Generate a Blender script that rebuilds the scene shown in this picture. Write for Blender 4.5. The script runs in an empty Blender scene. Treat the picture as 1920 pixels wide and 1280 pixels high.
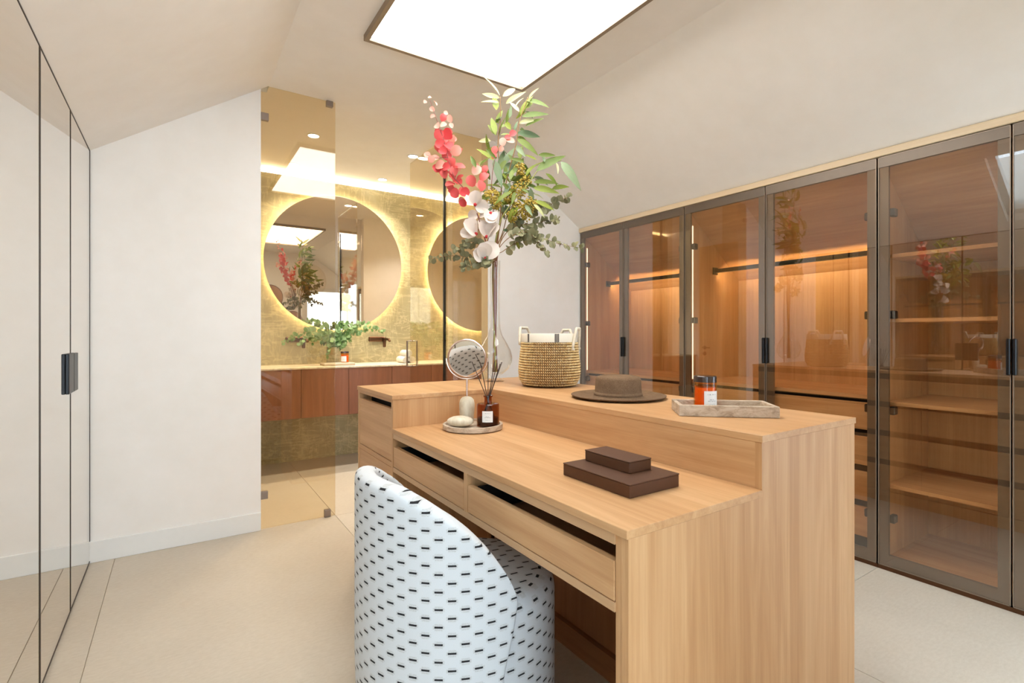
import bpy, bmesh, math, random
from mathutils import Vector, Matrix

random.seed(7)
sc = bpy.context.scene
col = sc.collection
PI = math.pi

# ------------------------------------------------------------------ camera
TH = 0.5842
cam_d = bpy.data.cameras.new('camera')
cam = bpy.data.objects.new('camera', cam_d)
col.objects.link(cam)
cam.location = (0, 0, 1.15)
cam.rotation_euler = (PI / 2, 0, -TH)
cam_d.sensor_width = 36.0
cam_d.lens = 948.0 * 36.0 / 1920.0
cam_d.shift_y = -12.0 / 1920.0
cam_d.clip_start = 0.01
sc.camera = cam

# ------------------------------------------------------------------ world, exposure
w = bpy.data.worlds.new('sky')
sc.world = w
w.use_nodes = True
bg = w.node_tree.nodes['Background']
bg.inputs[0].default_value = (0.72, 0.86, 1.0, 1)
bg.inputs[1].default_value = 4.8
vs = sc.view_settings
vs.view_transform = 'Standard'
vs.look = 'None'
vs.gamma = 1.0
vs.use_curve_mapping = False
vs.exposure = 0.40
sc.cycles.max_bounces = 10
sc.cycles.diffuse_bounces = 5
sc.cycles.glossy_bounces = 6
sc.cycles.transparent_max_bounces = 20
sc.cycles.sample_clamp_indirect = 8.0
sc.cycles.caustics_reflective = True
sc.cycles.caustics_refractive = False

PANEL = 6.5      # ceiling light panel
RAIL_FILL = 80.0  # strength of the fill strips added behind the wardrobe rails
HALO = 24.0
COVE = 130.0
SPOT_W = 45.0


def portal(name, loc, rot, sx, sy):
    l = bpy.data.lights.new(name, 'AREA')
    l.shape = 'RECTANGLE'
    l.size, l.size_y = sx, sy
    l.cycles.is_portal = True
    o = bpy.data.objects.new(name, l)
    o.location = loc
    o.rotation_euler = rot
    col.objects.link(o)
    return o


# ------------------------------------------------------------------ materials
def S(r, g, b):
    f = lambda c: (c / 255 / 12.92) if c / 255 <= 0.04045 else ((c / 255 + 0.055) / 1.055) ** 2.4
    return (f(r), f(g), f(b), 1.0)


class N:
    def __init__(self, name):
        self.m = bpy.data.materials.new(name)
        self.m.use_nodes = True
        self.t = self.m.node_tree
        self.b = self.t.nodes['Principled BSDF']
        self.out = self.t.nodes['Material Output']

    def n(self, typ, **kw):
        x = self.t.nodes.new(typ)
        for k, v in kw.items():
            setattr(x, k, v)
        return x

    def l(self, a, b):
        self.t.links.new(a, b)

    def math(self, op, a, b=None, c=None):
        x = self.n('ShaderNodeMath', operation=op)
        for i, v in enumerate((a, b, c)):
            if v is None:
                continue
            if hasattr(v, 'links'):
                self.l(v, x.inputs[i])
            else:
                x.inputs[i].default_value = v
        return x.outputs[0]

    def mix(self, f, a, b, typ='MIX'):
        x = self.n('ShaderNodeMix', data_type='RGBA', blend_type=typ)
        for i, v in ((0, f), (6, a), (7, b)):
            if hasattr(v, 'links'):
                self.l(v, x.inputs[i])
            else:
                x.inputs[i].default_value = v
        return x.outputs[2]

    def coord(self, kind='Object', scale=(1, 1, 1), rot=(0, 0, 0)):
        tc = self.n('ShaderNodeTexCoord')
        mp = self.n('ShaderNodeMapping')
        mp.inputs['Scale'].default_value = scale
        mp.inputs['Rotation'].default_value = rot
        self.l(tc.outputs[kind], mp.inputs[0])
        return mp.outputs[0]

    def noise(self, vec, scale, detail=4, rough=0.55, dist=0.0):
        x = self.n('ShaderNodeTexNoise')
        x.inputs['Scale'].default_value = scale
        x.inputs['Detail'].default_value = detail
        x.inputs['Roughness'].default_value = rough
        x.inputs['Distortion'].default_value = dist
        if vec is not None:
            self.l(vec, x.inputs['Vector'])
        return x.outputs['Fac']

    def ramp(self, fac, stops):
        x = self.n('ShaderNodeValToRGB')
        e = x.color_ramp.elements
        while len(e) < len(stops):
            e.new(0.5)
        for i, (p, c) in enumerate(stops):
            e[i].position = p
            e[i].color = c
        self.l(fac, x.inputs[0])
        return x.outputs[0]

    def bump(self, h, strength=0.2, dist=0.01):
        x = self.n('ShaderNodeBump')
        x.inputs['Strength'].default_value = strength
        x.inputs['Distance'].default_value = dist
        self.l(h, x.inputs['Height'])
        self.l(x.outputs[0], self.b.inputs['Normal'])

    def base(self, c, rough=0.5, metal=0.0, spec=None):
        if hasattr(c, 'links'):
            self.l(c, self.b.inputs['Base Color'])
        else:
            self.b.inputs['Base Color'].default_value = c
        self.b.inputs['Roughness'].default_value = rough
        self.b.inputs['Metallic'].default_value = metal
        if spec is not None:
            self.b.inputs['Specular IOR Level'].default_value = spec


def plain(name, c, rough=0.5, metal=0.0, spec=None, var=0.06, vs_=30):
    k = N(name)
    nz = k.noise(k.coord(), vs_, 3)
    dark = tuple(x * (1 - var) for x in c[:3]) + (1,)
    lite = tuple(min(1, x * (1 + var)) for x in c[:3]) + (1,)
    k.base(k.mix(nz, dark, lite), rough, metal, spec)
    return k.m


def wood(name, c1, c2, c3, axis, lam=0.045, lamf=0.20, rough=0.42, fine=0.25):
    k = N(name)
    across = 9.0
    s = {'x': (0.7, across, across), 'y': (across, 0.7, across), 'z': (across, across, 0.7)}[axis]
    v = k.coord('Object', s)
    g = k.noise(v, 1.6, 6, 0.62, 0.9)
    c = k.ramp(g, [(0.30, c1), (0.52, c2), (0.72, c3)])
    s2 = {'x': (2.0, 150, 150), 'y': (150, 2.0, 150), 'z': (150, 150, 2.0)}[axis]
    g2 = k.noise(k.coord('Object', s2), 1.0, 3, 0.6)
    c = k.mix(fine, c, k.ramp(g2, [(0.3, c1), (0.7, c3)]))
    if lam:
        tc = k.n('ShaderNodeTexCoord')
        sp = k.n('ShaderNodeSeparateXYZ')
        k.l(tc.outputs['Object'], sp.inputs[0])
        if axis == 'z':
            a = k.math('ADD', sp.outputs[0], sp.outputs[1])
        elif axis == 'y':
            a = k.math('ADD', sp.outputs[0], sp.outputs[2])
        else:
            a = k.math('ADD', sp.outputs[1], sp.outputs[2])
        fl = k.math('FLOOR', k.math('MULTIPLY', a, 1 / lam))
        wn = k.n('ShaderNodeTexWhiteNoise', noise_dimensions='1D')
        k.l(fl, wn.inputs['W'])
        lamc = k.ramp(wn.outputs[0], [(0.0, c1), (0.5, c2), (1.0, c3)])
        c = k.mix(lamf, c, lamc)
    k.base(c, rough, 0, 0.35)
    k.bump(g2, 0.06, 0.002)
    return k.m


def tinted(name, tint, ior=1.5, boost=0.0, rough=0.0):
    """thin tinted glass: absorbs by its tint, mirrors by Fresnel"""
    k = N(name)
    k.t.nodes.remove(k.b)
    tr = k.n('ShaderNodeBsdfTransparent')
    tr.inputs[0].default_value = tint
    gl = k.n('ShaderNodeBsdfGlossy')
    gl.inputs[0].default_value = (1, 1, 1, 1)
    gl.inputs['Roughness'].default_value = rough
    ge = k.n('ShaderNodeNewGeometry')
    dt = k.n('ShaderNodeVectorMath', operation='DOT_PRODUCT')
    k.l(ge.outputs['Incoming'], dt.inputs[0])
    k.l(ge.outputs['Normal'], dt.inputs[1])
    f0 = ((ior - 1) / (ior + 1)) ** 2 + boost
    sch = k.math('POWER', k.math('SUBTRACT', 1.0, k.math('ABSOLUTE', dt.outputs['Value'])), 5.0)
    f = k.math('MULTIPLY_ADD', sch, 1.0 - f0, f0)
    mx = k.n('ShaderNodeMixShader')
    k.l(f, mx.inputs[0])
    k.l(tr.outputs[0], mx.inputs[1])
    k.l(gl.outputs[0], mx.inputs[2])
    k.l(mx.outputs[0], k.out.inputs[0])
    return k.m


def emit(name, c, s):
    k = N(name)
    k.base(c, 0.5)
    k.b.inputs['Emission Color'].default_value = c
    k.b.inputs['Emission Strength'].default_value = s
    return k.m


M = {}
# limewashed plaster
k = N('plaster')
v = k.coord()
a = k.noise(v, 1.6, 5, 0.6, 0.4)
b_ = k.noise(v, 9, 4, 0.6)
c = k.ramp(a, [(0.3, S(236, 231, 223)), (0.7, S(242, 238, 232))])
c = k.mix(0.25, c, k.ramp(b_, [(0.35, S(234, 228, 219)), (0.7, S(244, 240, 234))]))
k.base(c, 0.75, 0, 0.2)
k.bump(b_, 0.05, 0.01)
M['plaster'] = k.m
M['white'] = plain('white_paint', S(232, 231, 226), 0.45, var=0.02)
k = N('floor_tile')
v = k.coord()
a = k.noise(v, 2.2, 6, 0.6, 0.3)
b_ = k.noise(k.coord('Object', (1, 2.4, 1)), 40, 4, 0.65)
c = k.ramp(a, [(0.3, S(190, 178, 160)), (0.7, S(202, 191, 174))])
c = k.mix(0.32, c, k.ramp(b_, [(0.3, S(178, 164, 144)), (0.7, S(208, 198, 182))]))
k.base(c, 0.42, 0, 0.4)
k.bump(b_, 0.04, 0.003)
M['tile'] = k.m
M['grout'] = plain('tile_grout', S(176, 160, 134), 0.8)
OAK = (S(178, 128, 80), S(202, 155, 107), S(220, 178, 131))
M['oak_z'] = wood('oak_upright', *OAK, 'z')
M['oak_y'] = wood('oak_lengthwise', *OAK, 'y', lam=0.09, lamf=0.2)
M['oak_x'] = wood('oak_crosswise', *OAK, 'x', lam=0.09, lamf=0.2)
M['oak_edge'] = wood('oak_edge_band', S(188, 146, 104), S(198, 158, 116), S(208, 171, 130), 'y', lam=0)
WAL = (S(172, 126, 80), S(198, 150, 100), S(216, 174, 124))
M['wal_z'] = wood('warm_wood_upright', *WAL, 'z', lam=0.11, lamf=0.25, fine=0.3)
M['wal_y'] = wood('warm_wood_lengthwise', *WAL, 'y', lam=0.11, lamf=0.2, fine=0.3)
RED_SHADED = (S(136, 86, 50), S(158, 104, 62), S(174, 122, 78))  # oak darkened and reddened to hold the shade under the desk
M['red_shaded_z'] = wood('shaded_red_oak_upright', *RED_SHADED, 'z', lam=0.09, lamf=0.25)
M['red_shaded_y'] = wood('shaded_red_oak_lengthwise', *RED_SHADED, 'y', lam=0)
M['trimwood'] = wood('pale_wood_trim', S(214, 188, 152), S(224, 202, 168), S(232, 212, 182), 'y', lam=0)
VAN = (S(112, 70, 48), S(138, 88, 62), S(156, 104, 76))
M['van'] = wood('red_brown_veneer', *VAN, 'z', lam=0.12, lamf=0.3, rough=0.35)
M['bronze'] = plain('bronze_aluminium', S(116, 104, 92), 0.38, 0.55)
M['panel_frame'] = plain('taupe_light_frame', S(150, 132, 110), 0.5, 0.1)
M['bronze_edge'] = plain('pale_bronze_edge', S(150, 134, 118), 0.35, 0.5)
M['dark_edge'] = plain('dark_bronze_edge', S(70, 56, 44), 0.4, 0.5)
M['black'] = plain('black_metal', S(24, 23, 24), 0.35, 0.4)
M['black_gap'] = plain('black_lining', S(18, 14, 12), 0.7)
M['bronze_tap'] = plain('brushed_dark_bronze', S(96, 66, 46), 0.28, 0.85)
M['clamp'] = plain('brushed_steel_clamp', S(150, 138, 130), 0.35, 0.7)
k = N('grey_mirror_glass')
nz = k.noise(k.coord(), 1.5, 3)
k.base(k.mix(nz, S(234, 230, 224), S(238, 234, 228)), 0.012, 1.0)
M['lacquer'] = k.m
M['glass_bronze'] = tinted('bronze_tint_glass', (0.93, 0.88, 0.775, 1), 1.55, 0.012)
M['glass_wardrobe'] = tinted('smoked_wardrobe_glass', (0.94, 0.89, 0.83, 1), 1.5, 0.055)
M['glass_clear'] = tinted('clear_glass', (0.975, 0.975, 0.965, 1), 1.42)
M['glass_amber'] = tinted('amber_glass', (0.97, 0.74, 0.40, 1), 1.45)
M['glass_brown'] = tinted('brown_bottle_glass', (0.62, 0.36, 0.2, 1), 1.45)
M['win_glass'] = tinted('window_glass', (0.95, 0.97, 0.98, 1), 1.45)
k = N('silver_mirror')
k.base(S(226, 216, 204), 0.0, 1.0)
M['mirror'] = k.m
k = N('golden_marble')
v = k.coord('Object', (1, 1, 1), (0, 0.6, 0))
a = k.noise(v, 2.4, 8, 0.65, 1.2)
vd = k.coord('Object', (1.1, 1.0, 5.0), (0, 0.85, 0))
v1 = k.noise(vd, 2.6, 5, 0.6, 0.8)
v2 = k.noise(k.coord('Object', (5.5, 1.0, 1.2), (0, 0.5, 0)), 2.2, 5, 0.6, 0.9)
c = k.ramp(a, [(0.3, S(156, 145, 110)), (0.55, S(172, 161, 126)), (0.75, S(186, 177, 144))])
for vn_, am in ((v1, 0.55), (v2, 0.4)):
    rd = k.math('ABSOLUTE', k.math('SUBTRACT', vn_, 0.5))
    vein = k.ramp(rd, [(0.0, (1, 1, 1, 1)), (0.03, (0, 0, 0, 1))])
    c = k.mix(k.math('MULTIPLY', vein, am), c, S(216, 202, 160))
k.base(c, 0.3, 0, 0.4)
M['marble'] = k.m
k = N('travertine')
v = k.coord('Object', (1, 1, 2.2), (0.3, 0.5, 0.4))
a = k.noise(v, 26, 7, 0.7, 0.6)
k.base(k.ramp(a, [(0.3, S(140, 118, 96)), (0.5, S(190, 170, 146)), (0.72, S(216, 202, 182))]), 0.6)
k.bump(a, 0.25, 0.002)
M['travertine'] = k.m
k = N('cream_marble')
a = k.noise(k.coord('Object', (1, 1, 0.4)), 22, 6, 0.65, 1.0)
k.base(k.ramp(a, [(0.3, S(196, 178, 148)), (0.55, S(222, 208, 182)), (0.75, S(236, 226, 206))]), 0.4)
M['cream'] = k.m
M['leather'] = plain('dark_brown_leather', S(84, 52, 32), 0.5, 0, 0.3, var=0.10, vs_=90)
M['leather_top'] = plain('dark_brown_leather_lid', S(88, 57, 38), 0.5, 0, 0.35, var=0.08, vs_=90)
k = N('brown_felted_straw')
a = k.noise(k.coord(), 260, 4, 0.7)
b_ = k.noise(k.coord(), 30, 3)
c = k.mix(0.55, k.ramp(a, [(0.3, S(84, 62, 44)), (0.7, S(150, 122, 94))]), k.ramp(b_, [(0.3, S(108, 84, 62)), (0.7, S(128, 102, 78))]))
k.base(c, 0.9, 0, 0.1)
k.bump(a, 0.6, 0.002)
M['hat'] = k.m
k = N('seagrass')
a = k.noise(k.coord(), 60, 4, 0.7)
k.base(k.ramp(a, [(0.28, S(212, 166, 100)), (0.5, S(236, 202, 138)), (0.74, S(250, 232, 188))]), 0.6)
M['seagrass'] = k.m
M['basket_gap_shade'] = plain('basket_shade_core', S(104, 70, 38), 0.9)  # dark brown stands in for the shade in the gaps of the weave
M['canvas'] = plain('cream_canvas', S(226, 216, 196), 0.9, var=0.05, vs_=200)
M['canvas_dark'] = plain('charcoal_stripe', S(92, 84, 78), 0.9, var=0.2, vs_=60)
M['rope'] = plain('cotton_rope', S(222, 208, 184), 0.9, var=0.15, vs_=120)
M['rosegold'] = plain('rose_silver_metal', S(214, 188, 172), 0.22, 0.9)
M['reed'] = plain('dark_reed', S(62, 46, 38), 0.7)
M['wax'] = plain('orange_wax', S(238, 138, 52), 0.5)
M['diff_oil'] = plain('brown_oil', S(70, 30, 14), 0.2)
M['smoke_lid'] = plain('smoke_glass_lid', S(64, 52, 48), 0.08, 0.2, 0.6)
M['towel'] = plain('white_towel', S(238, 234, 226), 0.95, var=0.03, vs_=120)
M['concrete'] = plain('grey_stone', S(186, 172, 150), 0.7)
M['doorwood'] = wood('pale_door_veneer', S(214, 178, 126), S(222, 188, 138), S(230, 198, 150), 'z', lam=0)
M['wicker'] = plain('wicker_plate', S(176, 128, 84), 0.8, var=0.2, vs_=90)
M['rattan_rim'] = plain('rattan_rim', S(146, 104, 66), 0.8, var=0.2, vs_=90)
M['panel'] = emit('light_panel', (1.0, 0.985, 0.955, 1), PANEL)
M['rail_fill'] = emit('added_rail_fill', (1.0, 0.80, 0.50, 1), RAIL_FILL)
M['led_side'] = emit('side_led', (1.0, 0.86, 0.66, 1), 1.4)
M['halo'] = emit('halo_led', (1.0, 0.88, 0.60, 1), HALO)
M['cove'] = emit('cove_led', (1.0, 0.93, 0.78, 1), COVE)
M['spot'] = emit('downlight_lens', (1.0, 0.93, 0.80, 1), 20.0)


def label_mat(name):
    k = N(name)
    tc = k.n('ShaderNodeTexCoord')
    sp = k.n('ShaderNodeSeparateXYZ')
    k.l(tc.outputs['UV'], sp.inputs[0])
    nz = k.noise(k.coord('UV', (26, 7, 1)), 1.0, 1)
    ink = k.math('GREATER_THAN', nz, 0.47)
    tot = None
    for cy, hh, half in ((0.80, 0.025, 0.30), (0.50, 0.02, 0.17), (0.42, 0.024, 0.28), (0.2, 0.014, 0.22)):
        r = k.math('LESS_THAN', k.math('ABSOLUTE', k.math('SUBTRACT', sp.outputs[1], cy)), hh)
        r2 = k.math('LESS_THAN', k.math('ABSOLUTE', k.math('SUBTRACT', sp.outputs[0], 0.5)), half)
        r = k.math('MULTIPLY', r, r2)
        tot = r if tot is None else k.math('MAXIMUM', tot, r)
    tot = k.math('MULTIPLY', k.math('MULTIPLY', tot, ink), 0.75)
    k.base(k.mix(tot, S(238, 236, 232), S(120, 122, 126)), 0.7)
    return k.m


M['label'] = label_mat('paper_label')

# chair fabric: woven dashes on off-white, pale grey shadow weave around them
k = N('dash_weave_fabric')
tc = k.n('ShaderNodeTexCoord')
sp = k.n('ShaderNodeSeparateXYZ')
k.l(tc.outputs['UV'], sp.inputs[0])
PU, PV = 0.0335, 0.0425
u = k.math('DIVIDE', sp.outputs[0], PU)
ci = k.math('FLOOR', u)
par = k.math('MODULO', k.math('ABSOLUTE', ci), 2.0)
vv = k.math('ADD', k.math('DIVIDE', sp.outputs[1], PV), k.math('MULTIPLY', par, 0.5))
fu = k.math('ABSOLUTE', k.math('SUBTRACT', k.math('SUBTRACT', u, ci), 0.5))
fv = k.math('ABSOLUTE', k.math('SUBTRACT', k.math('FRACT', vv), 0.5))
fz = k.noise(k.coord('UV', (900, 250, 1)), 1.0, 2)
fu2 = k.math('ADD', fu, k.math('MULTIPLY', k.math('SUBTRACT', fz, 0.5), 0.10))
dash = k.math('MULTIPLY', k.math('LESS_THAN', fu2, 0.315), k.math('LESS_THAN', fv, 0.056))
g1 = k.math('MULTIPLY', k.math('LESS_THAN', fu, 0.44), k.math('LESS_THAN', fv, 0.11))
g2 = k.math('MULTIPLY', k.math('LESS_THAN', fu, 0.30), k.math('LESS_THAN', fv, 0.20))
gg = k.math('MULTIPLY', k.math('MAXIMUM', g1, g2), k.math('MULTIPLY', k.math('GREATER_THAN', fz, 0.44), 0.42))
wv_ = k.noise(k.coord('UV', (1, 1, 1)), 700, 2)
basec = k.mix(wv_, S(204, 206, 206), S(220, 221, 221))
c = k.mix(gg, basec, S(170, 166, 158))
dk = k.mix(fz, S(22, 22, 24), S(60, 58, 58))
c = k.mix(dash, c, dk)
k.base(c, 0.9, 0, 0.15)
k.bump(wv_, 0.25, 0.001)
M['fabric'] = k.m


def leafmat(name, c1, c2, trans=0.25, rough=0.5):
    k = N(name)
    oi = k.n('ShaderNodeObjectInfo')
    nz = k.noise(k.coord('Object', (1, 6, 1)), 3.0, 3)
    f = k.math('ADD', k.math('MULTIPLY', oi.outputs['Random'], 0.7), k.math('MULTIPLY', nz, 0.3))
    cc = k.mix(f, c1, c2)
    k.base(cc, rough, 0, 0.35)
    tl = k.n('ShaderNodeBsdfTranslucent')
    k.l(cc, tl.inputs[0])
    mx = k.n('ShaderNodeMixShader')
    mx.inputs[0].default_value = trans
    k.l(k.b.outputs[0], mx.inputs[1])
    k.l(tl.outputs[0], mx.inputs[2])
    k.l(mx.outputs[0], k.out.inputs[0])
    return k.m


M['willow_leaf'] = leafmat('willow_leaf', S(74, 98, 44), S(150, 160, 62))
M['willow_leaf_grey'] = leafmat('willow_leaf_grey', S(92, 116, 84), S(150, 166, 128))
M['willow_leaf_pale'] = leafmat('willow_leaf_pale', S(176, 182, 120), S(214, 212, 168))
M['pink'] = leafmat('pink_petal', S(206, 58, 66), S(224, 116, 108))
M['pink_pale'] = leafmat('pale_pink_petal', S(224, 144, 128), S(232, 182, 164))
M['magnolia'] = leafmat('white_petal', S(218, 200, 186), S(232, 222, 212), 0.2)
M['magnolia_heart'] = plain('red_flower_base', S(190, 40, 44), 0.6)
M['euc'] = leafmat('eucalyptus_leaf', S(104, 104, 76), S(166, 162, 122))
M['euc_green'] = leafmat('fresh_eucalyptus_leaf', S(92, 134, 62), S(172, 196, 150))
M['berry'] = plain('olive_seed_cluster', S(178, 152, 62), 0.7, var=0.3, vs_=60)
M['stem_brown'] = plain('brown_stem', S(140, 104, 62), 0.8, var=0.2)
M['stem_red'] = plain('reddish_stem', S(128, 72, 66), 0.8, var=0.2)
M['stem_green'] = plain('green_stem', S(150, 150, 80), 0.7, var=0.2)


# ------------------------------------------------------------------ mesh helpers
class MB:
    def __init__(self):
        self.v, self.f, self.uv = [], [], {}

    def add(self, vs_, fs):
        o = len(self.v)
        self.v += [tuple(p) for p in vs_]
        self.f += [tuple(i + o for i in q) for q in fs]
        return self

    def box(self, x0, x1, y0, y1, z0, z1):
        p = [(x0, y0, z0), (x1, y0, z0), (x1, y1, z0), (x0, y1, z0), (x0, y0, z1), (x1, y0, z1), (x1, y1, z1), (x0, y1, z1)]
        return self.add(p, [(0, 3, 2, 1), (4, 5, 6, 7), (0, 1, 5, 4), (1, 2, 6, 5), (2, 3, 7, 6), (3, 0, 4, 7)])

    def prism(self, poly, axis, a, b):
        """poly of 2D points extruded along axis from a to b"""
        n = len(poly)
        mk = {'y': lambda p, t: (p[0], t, p[1]), 'z': lambda p, t: (p[0], p[1], t), 'x': lambda p, t: (t, p[0], p[1])}[axis]
        vs_ = [mk(p, a) for p in poly] + [mk(p, b) for p in poly]
        fs = [tuple(range(n))[::-1], tuple(range(n, 2 * n))] + [(i, (i + 1) % n, n + (i + 1) % n, n + i) for i in range(n)]
        return self.add(vs_, fs)

    def lathe(self, prof, c=(0, 0, 0), seg=32, close=False, axis='z'):
        vs_, fs = [], []
        n = len(prof)
        for j in range(seg):
            a = 2 * PI * j / seg
            for r, h in prof:
                p = (r * math.cos(a), r * math.sin(a), h)
                if axis == 'y':
                    p = (p[0], p[2], p[1])
                vs_.append((p[0] + c[0], p[1] + c[1], p[2] + c[2]))
        for j in range(seg):
            j2 = (j + 1) % seg
            for i in range(n - 1 + (1 if close else 0)):
                i2 = (i + 1) % n
                fs.append((j * n + i, j2 * n + i, j2 * n + i2, j * n + i2))
        return self.add(vs_, fs)

    def tube(self, pts, rad, seg=8, cap=True, loop=False):
        pts = [Vector(p) for p in pts]
        n = len(pts)
        if not hasattr(rad, '__len__'):
            rad = [rad] * n
        vs_, fs = [], []
        prev = None
        for i, p in enumerate(pts):
            if loop:
                t = pts[(i + 1) % n] - pts[i - 1]
            else:
                t = pts[min(i + 1, n - 1)] - pts[max(i - 1, 0)]
            t.normalize()
            if prev is None:
                x = t.orthogonal().normalized()
            else:
                x = (prev - t * prev.dot(t))
                x = x.normalized() if x.length > 1e-6 else t.orthogonal().normalized()
            prev = x
            y = t.cross(x)
            for j in range(seg):
                a = 2 * PI * j / seg
                vs_.append(p + (x * math.cos(a) + y * math.sin(a)) * rad[i])
        m = n if loop else n - 1
        for i in range(m):
            i2 = (i + 1) % n
            for j in range(seg):
                j2 = (j + 1) % seg
                fs.append((i * seg + j, i * seg + j2, i2 * seg + j2, i2 * seg + j))
        if cap and not loop:
            fs.append(tuple(range(seg))[::-1])
            fs.append(tuple((n - 1) * seg + j for j in range(seg)))
        return self.add(vs_, fs)

    def mesh(self, name, mat, off=(0, 0, 0), smooth=False, bevel=0.0, bseg=1):
        me = bpy.data.meshes.new(name)
        me.from_pydata([(p[0] - off[0], p[1] - off[1], p[2] - off[2]) for p in self.v], [], self.f)
        bm = bmesh.new()
        bm.from_mesh(me)
        bmesh.ops.recalc_face_normals(bm, faces=bm.faces)
        if bevel:
            ed = [e for e in bm.edges if len(e.link_faces) == 2 and e.calc_face_angle(0) > 0.5]
            bmesh.ops.bevel(bm, geom=ed, offset=bevel, segments=bseg, affect='EDGES', profile=0.5)
        bm.to_mesh(me)
        bm.free()
        if smooth:
            for p in me.polygons:
                p.use_smooth = True
            if smooth != 'all':
                try:
                    me.set_sharp_from_angle(angle=math.radians(40))
                except Exception:
                    pass
        me.materials.append(mat)
        return me


WLOC = {}


def tag(o, label=None, cat=None, group=None, kind=None):
    if label:
        o['label'] = label
    if cat:
        o['category'] = cat
    if group:
        o['group'] = group
    if kind:
        o['kind'] = kind
    return o


def thing(name, loc, label, cat, group=None, kind=None):
    o = bpy.data.objects.new(name, None)
    o.empty_display_size = 0.05
    col.objects.link(o)
    o.location = loc
    WLOC[o.name] = Vector(loc)
    return tag(o, label, cat, group, kind)


def part(mb, name, mat, parent, smooth=False, bevel=0.0, bseg=1, label=None, kind=None):
    off = WLOC[parent.name]
    me = mb.mesh(name, mat, off, smooth, bevel, bseg)
    o = bpy.data.objects.new(name, me)
    col.objects.link(o)
    o.parent = parent
    WLOC[o.name] = off
    return tag(o, label, None, None, kind)


def solo(mb, name, mat, loc, label=None, cat=None, group=None, kind=None, smooth=False, bevel=0.0, bseg=1):
    me = mb.mesh(name, mat, loc, smooth, bevel, bseg)
    o = bpy.data.objects.new(name, me)
    col.objects.link(o)
    o.location = loc
    WLOC[o.name] = Vector(loc)
    return tag(o, label, cat, group, kind)


def struct(mb, name, mat, label=None, **kw):
    return solo(mb, name, mat, (0, 0, 0), label, None, None, 'structure', **kw)


def inst(name, me, parent, mat4):
    """an object that shares mesh data, parented; mat4 in world space"""
    o = bpy.data.objects.new(name, me)
    col.objects.link(o)
    if parent is not None:
        o.parent = parent
        mat4 = Matrix.Translation(-WLOC[parent.name]) @ mat4
        WLOC[o.name] = WLOC[parent.name]
    o.matrix_basis = mat4
    return o


B = MB
# ------------------------------------------------------------------ room dimensions
XL, XR = -0.37, 2.887         # fronts of the two wardrobe walls
YB = 3.31                     # partition to the bathroom
YW = 4.955                    # marble wall
ZC = 2.634                    # flat ceiling
ZL, ZR = 2.083, 2.062         # tops of the wardrobes
CLX, CRX = 0.455, 2.03        # creases of flat and sloped ceiling
YK = -0.06                    # wall behind the camera
XBL, XBR = -0.25, 3.75        # bathroom sides

# floor with tiles
fl = struct(B().box(-1.6, 4.0, -2.3, 5.3, -0.12, -0.004), 'floor', M['grout'], 'beige large-format tiled floor')
tw, tl = 1.11, 2.22
xs = [-0.27 + tw * i for i in range(-2, 5)]
ys = [YB - 0.0 + tl * i for i in range(-3, 2)]
tm = B().box(0.001, tw - 0.001, 0.001, tl - 0.001, -0.02, 0.0).mesh('tile', M['tile'], bevel=0.0008)
for x in xs[:-1]:
    for y in ys[:-1]:
        if x > 3.6 or x < -1.5:
            continue
        inst('tile', tm, fl, Matrix.Translation((x, y, 0)))

# walls
struct(B().box(-1.12, XL - 0.02 - 0.62, YK, 5.1, 0, 2.9), 'wall_left', M['plaster'], 'plaster wall behind the left wardrobes')
struct(B().box(XBR, XBR + 0.1, -0.2, 5.1, 0, 2.9), 'wall_right', M['plaster'], 'plaster wall behind the right wardrobes')
mb = B()
mb.box(-1.02, 0.41, YB, YB + 0.1, 0, 2.9)
struct(mb, 'wall_partition', M['plaster'], 'limewashed partition wall beside the bathroom glass')
mb = B()
mb.box(1.97, XBR, YB, YB + 0.1, 0, 2.9)
struct(mb, 'wall_far', M['plaster'], 'limewashed wall between bathroom and right wardrobes')
mb = B()
mb.box(XL - 0.002, 0.409, YB - 0.014, YB - 0.0005, 0.0, 0.108)
struct(mb, 'baseboard_partition', M['white'], 'white skirting board along the partition', bevel=0.002)
# back wall with a wide doorway round the camera, a glazed door added for daylight further right, and the landing behind it
DX0, DX1, DZ = XL, 0.80, 2.30
GX0, GX1, GZ = 1.95, 2.86, 2.02
mb = B()
mb.box(DX1, GX0, YK - 0.1, YK, 0, 2.9)
mb.box(GX1, XBR, YK - 0.1, YK, 0, 2.9)
mb.box(GX0, GX1, YK - 0.1, YK, GZ, 2.9)
mb.box(-1.02, DX1, YK - 0.1, YK, DZ, 2.9)
mb.box(-1.02, DX0, YK - 0.1, YK, 0, DZ)
struct(mb, 'wall_back', M['plaster'], 'plaster wall with doorway opposite the bathroom')
HY = -1.55
mb = B()
mb.box(-1.12, -1.02, HY, YK - 0.1, 0, 2.5)
mb.box(1.4, 1.5, HY, YK - 0.1, 0, 2.5)
mb.box(-1.12, -0.9, HY - 0.1, HY, 0, 2.5)
mb.box(1.3, 1.5, HY - 0.1, HY, 0, 2.5)
mb.box(-0.9, 1.3, HY - 0.1, HY, 2.35, 2.5)
mb.box(-0.9, 1.3, HY - 0.1, HY, 0, 0.1)
struct(mb, 'wall_landing', M['plaster'], 'plaster walls of the landing')
struct(B().box(-1.12, 1.5, HY - 0.1, YK - 0.1, 2.5, 2.6), 'ceiling_landing', M['plaster'], 'ceiling of the landing')


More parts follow.
